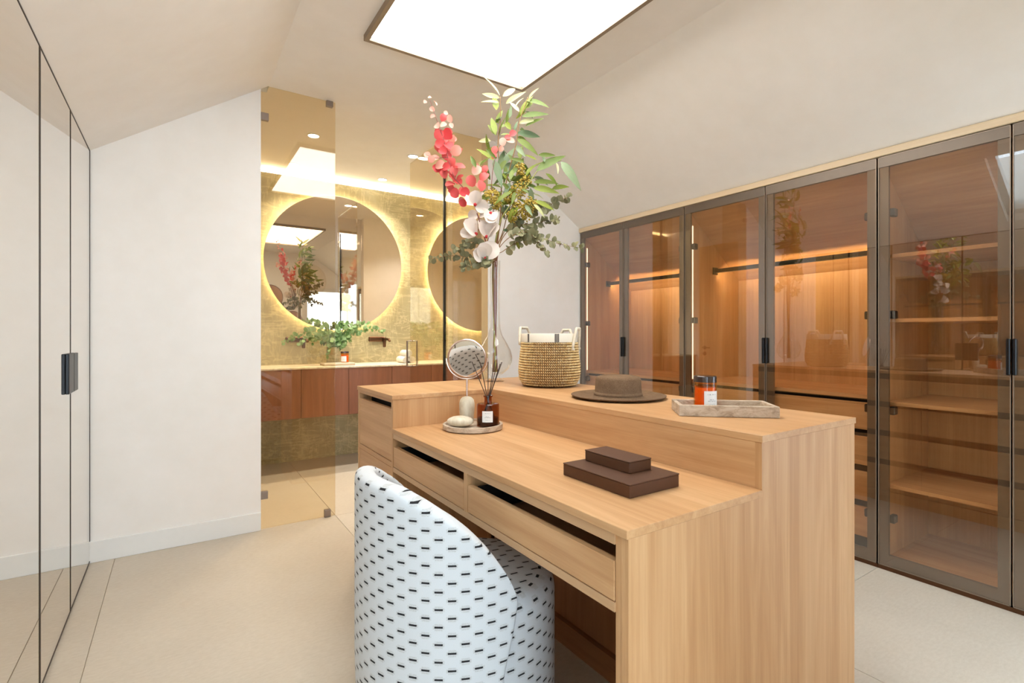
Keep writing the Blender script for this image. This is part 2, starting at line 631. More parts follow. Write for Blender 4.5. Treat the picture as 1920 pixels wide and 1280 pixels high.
def window(name, x0, x1, y, z0, z1, bars, label):
    wn = thing(name, ((x0 + x1) / 2, y, z0), label, 'window', kind='structure')
    del wn['category']
    mb = B()
    xs_ = [x0 + (x1 - x0 - 0.05) * i / (bars + 1) for i in range(bars + 2)]
    for a in xs_:
        mb.box(a, a + 0.05, y - 0.03, y + 0.03, z0, z1)
    mb.box(x0, x1, y - 0.03, y + 0.03, z0, z0 + 0.06)
    mb.box(x0, x1, y - 0.03, y + 0.03, z1 - 0.06, z1)
    part(mb, 'frame', M['white'], wn)
    part(B().box(x0, x1, y - 0.003, y + 0.003, z0, z1), 'pane', M['win_glass'], wn)
    portal(name + '_portal', ((x0 + x1) / 2, y + 0.04, (z0 + z1) / 2), (PI / 2, 0, PI), x1 - x0 - 0.1, z1 - z0 - 0.12)


window('fill_window_2', -0.9, 1.3, HY - 0.05, 0.1, 2.35, 1, 'added landing window with white frame, letting in daylight')  # unseen window, added as daylight fill from behind the camera
window('fill_window_3', GX0, GX1, YK - 0.05, 0.0, GZ, 0, 'added glazed door with white frame beside the glass wardrobes, letting in daylight')  # unseen door, added to bring daylight to the right floor and island end

# ceiling: flat part, two slopes, the left slope holds the roof window
struct(B().box(CLX, CRX, YK - 0.1, YB + 0.1, ZC, ZC + 0.25), 'ceiling', M['plaster'], 'flat cream ceiling between the slopes')
struct(B().box(-1.12, XBR + 0.1, YB + 0.1, 5.1, ZC, ZC + 0.25), 'ceiling_bathroom', M['plaster'], 'flat bathroom ceiling')
struct(B().prism([(CRX, ZC), (XBR + 0.1, ZC - (XBR + 0.1 - CRX) * (ZC - ZR) / (XR - CRX)), (XBR + 0.1, 2.9), (CRX, 2.9)], 'y', YK - 0.1, YB), 'ceiling_slope_right', M['plaster'],
       'sloped ceiling above the glass wardrobes')
sl = (ZC - ZL) / (CLX - XL)
zl = lambda x: ZL + (x - XL) * sl


def slope_piece(mb, x0, x1, y0, y1, t=0.16):
    mb.prism([(x0, zl(x0)), (x1, zl(x1)), (x1, zl(x1) + t), (x0, zl(x0) + t)], 'y', y0, y1)


WX0, WX1, WY0, WY1 = -0.28, 0.36, 0.25, 1.30
mb = B()
slope_piece(mb, XL - 0.03, CLX, WY1, YB)
slope_piece(mb, XL - 0.03, CLX, YK - 0.1, WY0)
slope_piece(mb, XL - 0.03, WX0, WY0, WY1)
slope_piece(mb, WX1, CLX, WY0, WY1)
mb.box(CLX - 0.02, CLX, YK - 0.1, YB, ZC, 2.9)
struct(mb, 'ceiling_slope_left', M['plaster'], 'sloped ceiling above the mirrored wardrobes')
wn = thing('window_1', ((WX0 + WX1) / 2, (WY0 + WY1) / 2, zl((WX0 + WX1) / 2)), 'roof window in the left slope', 'window', kind='structure')
del wn['category']
mb = B()
for (x0, x1, y0, y1) in ((WX0, WX1, WY0, WY0 + 0.05), (WX0, WX1, WY1 - 0.05, WY1), (WX0, WX0 + 0.045, WY0, WY1), (WX1 - 0.045, WX1, WY0, WY1)):
    mb.prism([(x0, zl(x0) + 0.06), (x1, zl(x1) + 0.06), (x1, zl(x1) + 0.14), (x0, zl(x0) + 0.14)], 'y', y0, y1)
part(mb, 'frame', M['white'], wn)
part(B().prism([(WX0, zl(WX0) + 0.10), (WX1, zl(WX1) + 0.10), (WX1, zl(WX1) + 0.106), (WX0, zl(WX0) + 0.106)], 'y', WY0, WY1), 'pane', M['win_glass'], wn)
ang = math.atan(sl)
px = (WX0 + WX1) / 2
portal('roof_window_portal', (px - 0.16 * math.sin(ang), (WY0 + WY1) / 2, zl(px) + 0.17), (0, -ang, 0), 0.7, 1.0)

# bathroom shell
struct(B().box(-0.5, XBR, YW + 0.055, YW + 0.15, 0, ZC), 'wall_bathroom', M['plaster'], 'bathroom wall behind the marble')
struct(B().box(XBL, XBR, YW, YW + 0.02, 0, ZC - 0.035), 'wall_marble', M['marble'], 'golden veined marble wall cladding in the bathroom')
struct(B().box(XBL - 0.1, XBL, YB + 0.1, 5.1, 0, ZC), 'wall_bathroom_left', M['plaster'], 'bathroom side wall')
o = solo(B().box(XBL + 0.01, XBR, YW + 0.026, YW + 0.046, ZC - 0.05, ZC - 0.036), 'led_strip', M['cove'], (1.7, YW + 0.036, ZC - 0.05),
         'warm LED strip glowing along the top of the marble wall', 'light')
# pale door in the bathroom side wall
dr = thing('door_1', (XBL, 4.0, 0), 'pale wooden door in the bathroom side wall', 'door', kind='structure')
del dr['category']
part(B().box(XBL + 0.001, XBL + 0.02, 3.55, 4.4, 0, 2.36), 'leaf', M['doorwood'], dr, bevel=0.002)
hd = B().lathe([(0, 0), (0.026, 0), (0.026, 0.008), (0, 0.008)], seg=20)
hd.v = [(XBL + 0.02 + p[2], 4.31 + p[0], 0.98 + p[1]) for p in hd.v]
hd.tube([(XBL + 0.025, 4.31, 0.98), (XBL + 0.07, 4.31, 0.98), (XBL + 0.07, 4.2, 0.98)], 0.009)
part(hd, 'door_handle', M['bronze_tap'], dr, smooth=True)
hd = B().lathe([(0, 0), (0.026, 0), (0.026, 0.008), (0, 0.008)], seg=20)
hd.v = [(XBL + 0.02 + p[2], 4.31 + p[0], 0.90 + p[1]) for p in hd.v]
part(hd, 'key_rosette', M['bronze_tap'], dr, smooth=True)

# ------------------------------------------------------------------ ceiling light panel
LX0, LX1, LY0, LY1 = 0.767, 1.723, 0.97, 2.49
lp = thing('ceiling_light_panel', ((LX0 + LX1) / 2, (LY0 + LY1) / 2, ZC - 0.03), 'large rectangular ceiling light panel with thin bronze frame', 'ceiling light')
fw = 0.022
mb = B()
mb.box(LX0, LX1, LY0, LY0 + fw, ZC - 0.03, ZC - 0.0005)
mb.box(LX0, LX1, LY1 - fw, LY1, ZC - 0.03, ZC - 0.0005)
mb.box(LX0, LX0 + fw, LY0 + fw, LY1 - fw, ZC - 0.03, ZC - 0.0005)
mb.box(LX1 - fw, LX1, LY0 + fw, LY1 - fw, ZC - 0.03, ZC - 0.0005)
part(mb, 'frame', M['panel_frame'], lp)
part(B().box(LX0 + fw, LX1 - fw, LY0 + fw, LY1 - fw, ZC - 0.012, ZC - 0.001), 'diffuser', M['panel'], lp)

# ------------------------------------------------------------------ left wardrobes (gloss fronts)
edges = [YK + 0.002, 1.065, 2.194, YB - 0.003]
desc = ['mirror-fronted wardrobe beside the doorway under the roof window', 'mirror-fronted wardrobe in the middle of the left run', 'mirror-fronted wardrobe against the partition wall']
for i in range(3):
    y0, y1 = edges[i] + 0.0015, edges[i + 1] - 0.0015
    t = thing('wardrobe', (XL - 0.3, (y0 + y1) / 2, 0), desc[i], 'wardrobe', 'mirror-fronted wardrobes along the left wall')
    part(B().box(XL - 0.58, XL - 0.022, y0, y1, 0, zl(XL - 0.031) - 0.001), 'body', M['dark_edge'], t)
    ym = (y0 + y1) / 2
    for s, (a, b) in ((1, (y0, ym)), (-1, (ym, y1))):
        d = part(B().box(XL - 0.02, XL, a + 0.005, b - 0.005, 0.012, ZL - 0.006), 'door', M['lacquer'], t, bevel=0.001)
        mb = B()
        mb.box(XL - 0.021, XL + 0.0015, a + 0.001, a + 0.005, 0.008, ZL - 0.002)
        mb.box(XL - 0.021, XL + 0.0015, b - 0.005, b - 0.001, 0.008, ZL - 0.002)
        mb.box(XL - 0.021, XL + 0.0015, a + 0.001, b - 0.001, ZL - 0.006, ZL - 0.002)
        mb.box(XL - 0.021, XL + 0.0015, a + 0.001, b - 0.001, 0.008, 0.012)
        part(mb, 'edge_profile', M['dark_edge'], d)
        ha, hb = (ym - 0.115, ym - 0.003) if s == 1 else (ym + 0.003, ym + (0.10 if i == 2 else 0.05))
        part(B().box(XL, XL + 0.012, ha, hb, 0.915, 1.075), 'handle', M['black'], d, bevel=0.002, label='black recessed pull plate')

# ------------------------------------------------------------------ right wardrobes (framed glass)
DEP = 0.62                     # depth
XI = XR + 0.024                # carcass front
XBK = XR + DEP
units = [(2.232, 3.305), (1.09, 2.232), (0.12, 1.09)]
splits = [2.803, 1.661, 0.606]
wl = ['glass-front wardrobe with black hanging rail beside the bathroom wall', 'glass-front wardrobe with black hanging rail between two wardrobes', 'glass-front wardrobe with open shelves']
ZT = ZR - 0.034                # underside of the trim
ZBK = 1.56                     # where the sloped lining meets the back panel


def zslope(x):
    return (ZT - 0.03) - (x - XI) * ((ZT - 0.03) - ZBK) / (XBK - 0.02 - XI)


trim = solo(B().box(XR - 0.012, XBK * 0 + XR + 0.05, 0.12, YB - 0.002, ZT, ZR), 'trim_1', M['trimwood'], (XR, 1.7, ZT), None, None, None, 'structure', bevel=0.002)
trim['label'] = 'pale wooden trim on top of the glass wardrobes'
for i, ((y0, y1), ys_) in enumerate(zip(units, splits)):
    y0 += 0.001
    y1 -= 0.001
    t = thing('wardrobe', (XR + 0.3, (y0 + y1) / 2, 0), wl[i], 'wardrobe', 'glass wardrobes along the right wall')
    for nm, (a, b) in (('side_panel', (y0, y0 + 0.018)), ('side_panel', (y1 - 0.018, y1))):
        part(B().prism([(XI, 0.0), (XBK, 0.0), (XBK, ZBK), (XI, ZT)], 'y', a, b), nm, M['wal_z'], t)
    part(B().box(XBK - 0.018, XBK, y0 + 0.018, y1 - 0.018, 0.0, ZBK), 'back_panel', M['wal_z'], t)
    part(B().prism([(XI, ZT - 0.001), (XI, ZT - 0.03), (XBK - 0.018, ZBK - 0.005), (XBK - 0.018, ZBK + 0.013)], 'y', y0 + 0.018, y1 - 0.018), 'sloped_panel', M['wal_y'], t)
    part(B().box(XI, XBK - 0.018, y0 + 0.018, y1 - 0.018, 0.02, 0.045), 'bottom_panel', M['oak_y'], t)
    part(B().box(XR + 0.004, XBK - 0.02, y0, y1, 0.0, 0.019), 'plinth', M['bronze_tap'], t)
    if i < 2:
        part(B().box(XI + 0.03, XBK - 0.018, y0 + 0.018, y1 - 0.018, 0.824, 0.844), 'bench_top', M['oak_y'], t)
        part(B().box(XI + 0.06, XI + 0.075, y0 + 0.018, y1 - 0.018, 0.05, 0.824), 'recess_panel', M['black_gap'], t)
        for z0, z1 in ((0.665, 0.804), (0.482, 0.628), (0.300, 0.447), (0.115, 0.265)):
            part(B().box(XI + 0.03, XI + 0.05, y0 + 0.02, y1 - 0.02, z0, z1), 'drawer', M['oak_y'], t, bevel=0.001)
        # black hanging rail, with an added light strip hidden behind it
        r = B().box(3.185, 3.215, y0 + 0.018, y1 - 0.018, 1.592, 1.618)
        for a in (y0 + 0.018, y1 - 0.026):
            r.box(3.175, 3.225, a, a + 0.008, 1.58, 1.63)
        r.box(3.215, 3.236, y0 + 0.018, y1 - 0.018, 1.612, 1.618)  # added lip, keeps the strip's light off the sloped lining
        rail = part(r, 'hanging_rail', M['black'], t)
        part(B().box(3.2152, 3.2172, y0 + 0.04, y1 - 0.04, 1.596, 1.604), 'led_strip', M['rail_fill'], rail)  # added fill source, brightens the back panel
    part(B().box(XI + 0.034, XI + 0.044, y1 - 0.0205, y1 - 0.0182, 0.05 if i == 2 else 0.85, 1.90), 'led_profile', M['led_side'], t)
    if i == 2:
        for z in (1.549, 1.231, 0.821, 0.412):
            x1 = XBK - 0.018 if z < 1.5 else XBK - 0.03
            part(B().box(XI + 0.03, x1, y0 + 0.019, y1 - 0.019, z - 0.018, z), 'shelf', M['oak_y'], t)
    for k_, (a, b) in enumerate(((y0, ys_), (ys_, y1))):
        a += 0.003
        b -= 0.003
        z0, z1 = 0.022, ZT - 0.004
        st = 0.042
        d = part(B().box(XR + 0.001, XR + 0.005, a + 0.003, b - 0.003, z0 + 0.003, z1 - 0.052), 'door', M['glass_wardrobe'], t)
        mb = B()
        mb.box(XR + 0.006, XR + 0.021, a, a + st, z0, z1 - 0.05)
        mb.box(XR + 0.006, XR + 0.021, b - st, b, z0, z1 - 0.05)
        mb.box(XR + 0.006, XR + 0.021, a + st, b - st, z0, z0 + 0.055)
        mb.box(XR + 0.001, XR + 0.021, a + 0.003, b - 0.003, z1 - 0.05, z1)
        part(mb, 'frame', M['bronze'], d)
        mb = B()
        mb.box(XR - 0.001, XR + 0.021, a, a + 0.003, z0, z1)
        mb.box(XR - 0.001, XR + 0.021, b - 0.003, b, z0, z1)
        mb.box(XR - 0.001, XR + 0.021, a, b, z1 - 0.003, z1)
        mb.box(XR - 0.001, XR + 0.021, a, b, z0, z0 + 0.003)
        part(mb, 'edge_profile', M['bronze_edge'], d)
        ha, hb = (b - 0.013, b) if k_ == 0 else (a, a + 0.013)
        part(B().box(XR - 0.014, XR, ha, hb, 0.984, 1.135), 'handle', M['black'], d, bevel=0.003, label='black vertical pull')
        hy = a + 0.05 if k_ == 0 else b - 0.05
        for z in (0.25, 0.78, 1.25, 1.75):
            part(B().box(XR + 0.021, XR + 0.06, hy - 0.012, hy + 0.012, z - 0.02, z + 0.02), 'hinge', M['black'], d, bevel=0.004)

# ------------------------------------------------------------------ island with desk
X3, X1, X2 = 0.730, 1.198, 1.692
Y1, Y3, Y2 = 0.698, 1.986, 2.461
zt, zd = 0.9036, 0.77
isl = thing('dressing_island', ((X3 + X2) / 2, (Y1 + Y2) / 2, 0), 'light oak dressing island with a lower desk top and slot-handled drawers', 'island')
T = 0.018
# tops
part(B().prism([(X1 - 0.003, Y1 - 0.003), (X2 + 0.003, Y1 - 0.003), (X2 + 0.003, Y2 + 0.003), (X3 - 0.003, Y2 + 0.003), (X3 - 0.003, Y3 - 0.003), (X1 - 0.003, Y3 - 0.003)], 'z', zt - T, zt),
     'counter_top', M['oak_y'], isl, bevel=0.001)
part(B().box(X3 - 0.003, X1 - 0.001, Y1 - 0.003, Y3 - 0.001, zd - T, zd), 'desk_top', M['oak_y'], isl, bevel=0.001)
# near end panel (L shaped outline)
part(B().prism([(X3 + 0.004, 0), (X2, 0), (X2, zt - T - 0.0005), (X1, zt - T - 0.0005), (X1, zd - T - 0.0005), (X3 + 0.004, zd - T - 0.0005)], 'y', Y1, Y1 + T), 'end_panel', M['oak_z'], isl)
part(B().box(X3 + 0.006, X1 - 0.02, Y1 + T + 0.001, Y1 + 2 * T, 0, zd - T - 0.001), 'inner_end_panel', M['oak_z'], isl)
# riser between the two tops and the panel below it
part(B().box(X1, X1 + T, Y1 + T, Y3 - 0.0005, zd - T, zt - T - 0.0005), 'riser_panel', M['oak_y'], isl)
part(B().box(X1 + 0.018, X1 + 0.034, Y1 + 2 * T, Y3, 0.0, zd - T - 0.001), 'modesty_panel', M['red_shaded_z'], isl)
part(B().box(X1 - 0.004, X1 + 0.0175, Y1 + 2 * T, Y3, 0.0, 0.086), 'kick_board', M['red_shaded_y'], isl)
part(B().box(X2 - 0.06, X2 - 0.045, Y1 + T, Y2 - T, 0.0, zt - T - 0.0005), 'rear_panel', M['black_gap'], isl)
part(B().box(X2 - 0.02, X2 - 0.002, Y1 + T, Y2 - T, 0.0, 0.07), 'rear_plinth', M['oak_y'], isl)
cw = (Y2 - Y1 - 2 * T) / 3
for i in range(3):
    for z0, z1 in ((0.690, 0.845), (0.490, 0.650), (0.290, 0.450), (0.075, 0.250)):
        part(B().box(X2 - 0.02, X2 - 0.001, Y1 + T + i * cw + 0.002, Y1 + T + (i + 1) * cw - 0.002, z0, z1), 'drawer', M['oak_y'], isl, bevel=0.001)
part(B().box(X3 + 0.001, X2, Y2 - T, Y2, 0.0, zt - T - 0.0005), 'far_end_panel', M['oak_z'], isl)
part(B().box(X3 + 0.001, X1, Y3, Y3 + T, 0.0, zt - T - 0.0005), 'block_side_panel', M['oak_z'], isl)
# far block front
fx = X3 + 0.002
ya, yb = Y3 + T, Y2 - T
part(B().box(fx, fx + 0.018, ya, yb, 0.873, zt - T - 0.0005), 'front_rail', M['oak_y'], isl)
part(B().box(fx, fx + 0.018, ya, yb, 0.608, 0.629), 'front_rail', M['oak_y'], isl)
part(B().box(fx, fx + 0.018, ya, yb, 0.0, 0.06), 'front_rail', M['oak_y'], isl)
part(B().box(fx + 0.06, fx + 0.07, ya, yb, 0.5, 0.873), 'slot_lining', M['black_gap'], isl)
for z0, z1 in ((0.631, 0.847), (0.337, 0.606), (0.063, 0.334)):
    part(B().box(fx + 0.001, fx + 0.019, ya + 0.002, yb - 0.002, z0, z1), 'drawer', M['oak_y'], isl, bevel=0.001)
# desk front
YM0, YM1 = 1.352, 1.383
part(B().box(fx, fx + 0.02, Y1 + 2 * T, Y3 - 0.0005, 0.729, zd - T - 0.0005), 'front_rail', M['oak_edge'], isl)
part(B().box(fx, fx + 0.44, Y1 + 2 * T, Y3 - 0.0005, 0.593, 0.612), 'drawer_floor', M['oak_edge'], isl)
part(B().box(fx, fx + 0.42, YM0 + 0.003, YM1 - 0.008, 0.612, 0.729), 'divider', M['oak_z'], isl)
for a, b in ((Y1 + 2 * T, YM0 + 0.002), (YM1 - 0.007, Y3 - 0.001)):
    d = part(B().box(fx + 0.001, fx + 0.019, a + 0.002, b - 0.002, 0.614, 0.695), 'drawer', M['oak_y'], isl, bevel=0.001)
    mb = B()
    mb.box(fx + 0.03, fx + 0.40, a + 0.012, a + 0.024, 0.617, 0.69)
    mb.box(fx + 0.03, fx + 0.40, b - 0.024, b - 0.012, 0.617, 0.69)
    mb.box(fx + 0.39, fx + 0.40, a + 0.012, b - 0.012, 0.617, 0.70)
    part(mb, 'drawer_box', M['black_gap'], d)

# ------------------------------------------------------------------ tub chair
CX, CY = 0.70, 1.36
ch = thing('tub_chair', (CX, CY, 0), 'white tub chair with black dash-woven fabric and curved back', 'chair')


def lerp_tab(t, tab):
    for (a, va), (b, vb) in zip(tab, tab[1:]):
        if t <= b:
            f = (t - a) / (b - a) if b > a else 0
            f = max(0, min(1, f))
            return va + (vb - va) * f
    return tab[-1][1]


ZTOP = [(0, 0.772), (15, 0.771), (30, 0.765), (45, 0.738), (60, 0.698), (70, 0.662), (80, 0.612), (88, 0.555), (93, 0.505), (96, 0.46)]
PHM = [(0, 80), (0.1, 82), (0.2, 84.5), (0.29, 88), (0.35, 91), (0.40, 94.5), (0.46, 96)]
NU, NL, NT = 48, 10, 9
RO = 0.294
vs_, fs_, uvs_ = [], [], []
rows = []
for i in range(NL + 1):
    z = 0.03 + (0.46 - 0.03) * i / NL
    pm = lerp_tab(z, PHM)
    rows.append([(pm * (2 * j / NU - 1), z) for j in range(NU + 1)])
for i in range(1, NT + 1):
    rows.append([(96 * (2 * j / NU - 1), 0.46 + (lerp_tab(abs(96 * (2 * j / NU - 1)), ZTOP) - 0.46) * i / NT) for j in range(NU + 1)])
for r in rows:
    for ph, z in r:
        a = math.radians(ph)
        rr = RO - 0.010 * max(0, (0.25 - z)) / 0.25
        vs_.append((-rr * math.cos(a), -rr * math.sin(a), z))
        uvs_.append((a * 0.30 + 2.011, z + 0.006))
W_ = NU + 1
for i in range(len(rows) - 1):
    for j in range(NU):
        q = (i * W_ + j, i * W_ + j + 1, (i + 1) * W_ + j + 1, (i + 1) * W_ + j)
        fs_.append(q)
me = bpy.data.meshes.new('back_shell')
me.from_pydata(vs_, [], fs_)
uvl = me.uv_layers.new(name='UVMap')
for lp_ in me.loops:
    uvl.data[lp_.index].uv = uvs_[lp_.vertex_index]
bm = bmesh.new()
bm.from_mesh(me)
bmesh.ops.remove_doubles(bm, verts=bm.verts, dist=1e-5)
bmesh.ops.recalc_face_normals(bm, faces=bm.faces)
tot = sum((f.normal.dot(Vector((f.calc_center_median().x, f.calc_center_median().y, 0))) for f in bm.faces))
if tot < 0:
    bmesh.ops.reverse_faces(bm, faces=bm.faces)
bm.to_mesh(me)
bm.free()
for p in me.polygons:
    p.use_smooth = True
me.materials.append(M['fabric'])
sh = bpy.data.objects.new('back_shell', me)
col.objects.link(sh)
sh.parent = ch
md = sh.modifiers.new('thickness', 'SOLIDIFY')
md.thickness = 0.06
md.offset = -1
md.use_even_offset = True
md = sh.modifiers.new('round', 'SUBSURF')
md.levels = 2
md.render_levels = 2
# seat drum with rounded edge
prof = []
RS, ZS = 0.262, 0.445
for z in (0.03, 0.12, 0.22, 0.32, ZS - 0.05):
    prof.append((RS, z, RS * 0 + z))
for i in range(1, 7):
    a = PI / 2 * i / 6
    prof.append((RS - 0.05 + 0.05 * math.cos(a), ZS - 0.05 + 0.05 * math.sin(a), None))
ns = 64
vs_, fs_, uv_ = [], [], []
scx = 0.040
side, arc = [], 0
for j in range(ns + 1):
    a = 2 * PI * j / ns
    for r, z, _ in prof:
        vs_.append((scx + r * math.cos(a), r * math.sin(a), z))
        uv_.append((a * 0.262 + 3.02, z))
n = len(prof)
for j in range(ns):
    for i in range(n - 1):
        fs_.append((j * n + i, (j + 1) * n + i, (j + 1) * n + i + 1, j * n + i + 1))
o0 = len(vs_)
rings = [1.0, 0.66, 0.33]
for q in rings:
    for j in range(ns + 1):
        a = 2 * PI * j / ns
        r = (RS - 0.05) * q
        vs_.append((scx + r * math.cos(a), r * math.sin(a), ZS + 0.012 * (1 - q * q)))
        uv_.append((r * math.cos(a) * 0.9 + 5.0, r * math.sin(a) * 0.9 + 5.0))
for qi in range(2):
    for j in range(ns):
        fs_.append((o0 + qi * (ns + 1) + j, o0 + qi * (ns + 1) + j + 1, o0 + (qi + 1) * (ns + 1) + j + 1, o0 + (qi + 1) * (ns + 1) + j))
vs_.append((scx, 0, ZS + 0.012))
uv_.append((5, 5))
for j in range(ns):
    fs_.append((o0 + 2 * (ns + 1) + j, o0 + 2 * (ns + 1) + j + 1, len(vs_) - 1))
me = bpy.data.meshes.new('seat')
me.from_pydata(vs_, [], fs_)
uvl = me.uv_layers.new(name='UVMap')
for lp_ in me.loops:
    uvl.data[lp_.index].uv = uv_[lp_.vertex_index]
for p in me.polygons:
    p.use_smooth = True
me.materials.append(M['fabric'])
so = bpy.data.objects.new('seat', me)
col.objects.link(so)
so.parent = ch
part(B().lathe([(0, 0.0), (0.22, 0.0), (0.22, 0.034), (0, 0.034)], (CX + 0.02, CY, 0), 40), 'base', M['black'], ch, smooth=True)

# ------------------------------------------------------------------ things on the desk
# round stone tray
tc_ = (1.000, 1.800)
solo(B().lathe([(0, 0), (0.112, 0), (0.121, 0.004), (0.121, 0.022), (0.111, 0.022), (0.108, 0.012), (0, 0.012)], (tc_[0], tc_[1], zd + 0.0004), 56), 'round_tray', M['travertine'],
     (tc_[0], tc_[1], zd), 'round grey-brown travertine tray on the desk top', 'tray', smooth=True)
zb = zd + 0.0126
RH = Vector((math.cos(TH), -math.sin(TH), 0))     # to the right as seen from the doorway
FH = Vector((math.sin(TH), math.cos(TH), 0))


def at(px, depth, py=628.0):
    """point seen at a pixel, at a given depth from the doorway"""
    return Vector((0, 0, 1.15)) + FH * depth + RH * ((px - 960) / 948 * depth) + Vector((0, 0, -(py - 628) / 948 * depth))


# vanity mirror
p = at(875.5, 2.125)
mx, my = p.x, p.y
vm = thing('vanity_mirror', (mx, my, zb), 'small round swivel mirror on a cream stone base', 'mirror')
part(B().lathe([(0, 0), (0.022, 0), (0.0265, 0.006), (0.030, 0.03), (0.0325, 0.06), (0.0325, 0.08), (0.029, 0.096), (0.02, 0.106), (0.008, 0.110), (0, 0.1105)], (mx, my, zb), 32), 'stone_base', M['cream'], vm, smooth='all')
mc = at(872.5, 2.125, 671.5)
rm = 0.079
part(B().tube([(mx, my, zb + 0.108), (mx, my, mc.z - rm - 0.008)], 0.0045, 10), 'stem', M['rosegold'], vm, smooth=True)
# tilted disc facing roughly to the doorway and a little down
_m = Vector((mx, my, mc.z))
dirn = ((Vector((0.44, 1.25, 0.68)) - _m).normalized() - (_m - Vector((0, 0, 1.15))).normalized()).normalized()
ux = Vector((0, 0, 1)).cross(dirn).normalized()
uy = dirn.cross(ux)
arc_pts = [Vector((mx, my, mc.z)) + ux * (rm + 0.008) * math.cos(a) + Vector((0, 0, 1)) * (rm + 0.008) * math.sin(a) for a in [PI + PI * i / 24 for i in range(25)]]
part(B().tube(arc_pts, 0.003, 8), 'yoke', M['rosegold'], vm, smooth=True)
cen = Vector((mx, my, mc.z))
ring = [cen + ux * rm * math.cos(2 * PI * i / 48) + uy * rm * math.sin(2 * PI * i / 48) for i in range(48)]
part(B().tube(ring, 0.0042, 8, loop=True), 'rim', M['rosegold'], vm, smooth=True)
mb = B()
vsd = [cen + dirn * 0.001] + [cen + dirn * 0.001 + ux * rm * math.cos(2 * PI * i / 48) + uy * rm * math.sin(2 * PI * i / 48) for i in range(48)]
vsd += [cen - dirn * 0.003] + [q - dirn * 0.004 for q in vsd[1:49]]
mb.add(vsd, [(0, i + 1, (i + 1) % 48 + 1) for i in range(48)] + [(49, 50 + (i + 1) % 48, 50 + i) for i in range(48)])
part(mb, 'mirror_disc', M['mirror'], vm)
# soap stone
p = at(863, 2.03)
mb = B()
sp_v, sp_f = [], []
for i in range(11):
    la = -PI / 2 + PI * i / 10
    for j in range(24):
        lo = 2 * PI * j / 24
        q = Vector((math.copysign(abs(math.cos(lo)) ** 0.9, math.cos(lo)) * math.cos(la) * 0.054, math.sin(lo) * math.cos(la) * 0.036, math.sin(la) * 0.022 + 0.022))
        sp_v.append(Vector((p.x, p.y, zb)) + RH * q.x + FH * q.y + Vector((0, 0, q.z)))
for i in range(10):
    for j in range(24):
        sp_f.append((i * 24 + j, i * 24 + (j + 1) % 24, (i + 1) * 24 + (j + 1) % 24, (i + 1) * 24 + j))
mb.add(sp_v, sp_f)
solo(mb, 'soap_stone', M['cream'], (p.x, p.y, zb), 'smooth cream pebble-shaped stone on the round tray', 'stone', smooth='all')
# reed diffuser
p = at(915, 2.045)
df = thing('reed_diffuser', (p.x, p.y, zb), 'brown glass reed diffuser with white label and dark reeds', 'diffuser')
r_, hb = 0.0455, 0.092
prof = [(0, 0.0), (r_ - 0.004, 0.0), (r_, 0.004), (r_, hb - 0.004), (r_ - 0.004, hb), (0.017, hb + 0.002), (0.015, hb + 0.008), (0.015, hb + 0.024), (0.019, hb + 0.026), (0.019, hb + 0.032), (0.010, hb + 0.032)]
part(B().lathe(prof, (p.x, p.y, zb), 40), 'bottle', M['glass_brown'], df, smooth=True)
part(B().lathe([(0, 0.006), (r_ - 0.004, 0.006), (r_ - 0.004, 0.035), (0, 0.035)], (p.x, p.y, zb), 32), 'oil', M['diff_oil'], df, smooth=True)


def curved_label(px, py, pz, R, half, h, parent, yaw=0.0):
    vs1, f1, u1 = [], [], []
    for i in range(9):
        a = -half + 2 * half * i / 8 + yaw
        d = -FH * math.cos(a) + RH * math.sin(a)
        q = Vector((px, py, pz)) + d * R
        vs1 += [q, q + Vector((0, 0, h))]
        u1 += [(i / 8, 0), (i / 8, 1)]
    for i in range(8):
        f1.append((2 * i, 2 * i + 2, 2 * i + 3, 2 * i + 1))
    off = WLOC[parent.name]
    me = bpy.data.meshes.new('label')
    me.from_pydata([q - off for q in vs1], [], f1)
    ul = me.uv_layers.new(name='UVMap')
    for l_ in me.loops:
        ul.data[l_.index].uv = u1[l_.vertex_index]
    me.materials.append(M['label'])
    o = bpy.data.objects.new('label', me)
    col.objects.link(o)
    o.parent = parent
    tag(o, 'white paper label')
    return o


curved_label(p.x, p.y, zb + 0.022, r_ + 0.0006, 0.47, 0.044, df, yaw=0.0)
mouth = Vector((p.x, p.y, zb + hb + 0.03))
for ang_, lean, ln in ((-0.9, 0.062, 0.165), (-2.2, 0.050, 0.168), (1.5, 0.004, 0.168), (0.25, 0.058, 0.166), (0.9, 0.042, 0.168), (-0.1, 0.05, 0.16), (3.0, 0.066, 0.167)):
    d = RH * math.cos(ang_) + FH * math.sin(ang_)
    topp = mouth + d * lean + Vector((0, 0, ln - 0.03))
    bot = mouth - d * 0.03 * lean / 0.06 - Vector((0, 0, 0.10))
    part(B().tube([bot, topp], 0.0017, 6), 'reed', M['reed'], df)
# leather boxes
for nm, x0, x1, y0, y1, z0, z1, lb in (('leather_box', 0.873, 1.050, 0.826, 1.070, zd + 0.0005, zd + 0.0335, 'large flat dark brown leather box under the smaller box'),
                                       ('leather_box', 0.939, 1.021, 0.890, 1.056, zd + 0.0340, zd + 0.0635, 'small dark brown leather box on top of the larger box')):
    t = thing(nm, ((x0 + x1) / 2, (y0 + y1) / 2, z0), lb, 'box', 'leather boxes on the desk')
    part(B().box(x0 + 0.001, x1 - 0.001, y0 + 0.001, y1 - 0.001, z0, z1 - 0.0035), 'body', M['leather'], t, bevel=0.001)
    part(B().box(x0, x1, y0, y1, z1 - 0.0030, z1), 'lid', M['leather_top'], t, bevel=0.001)

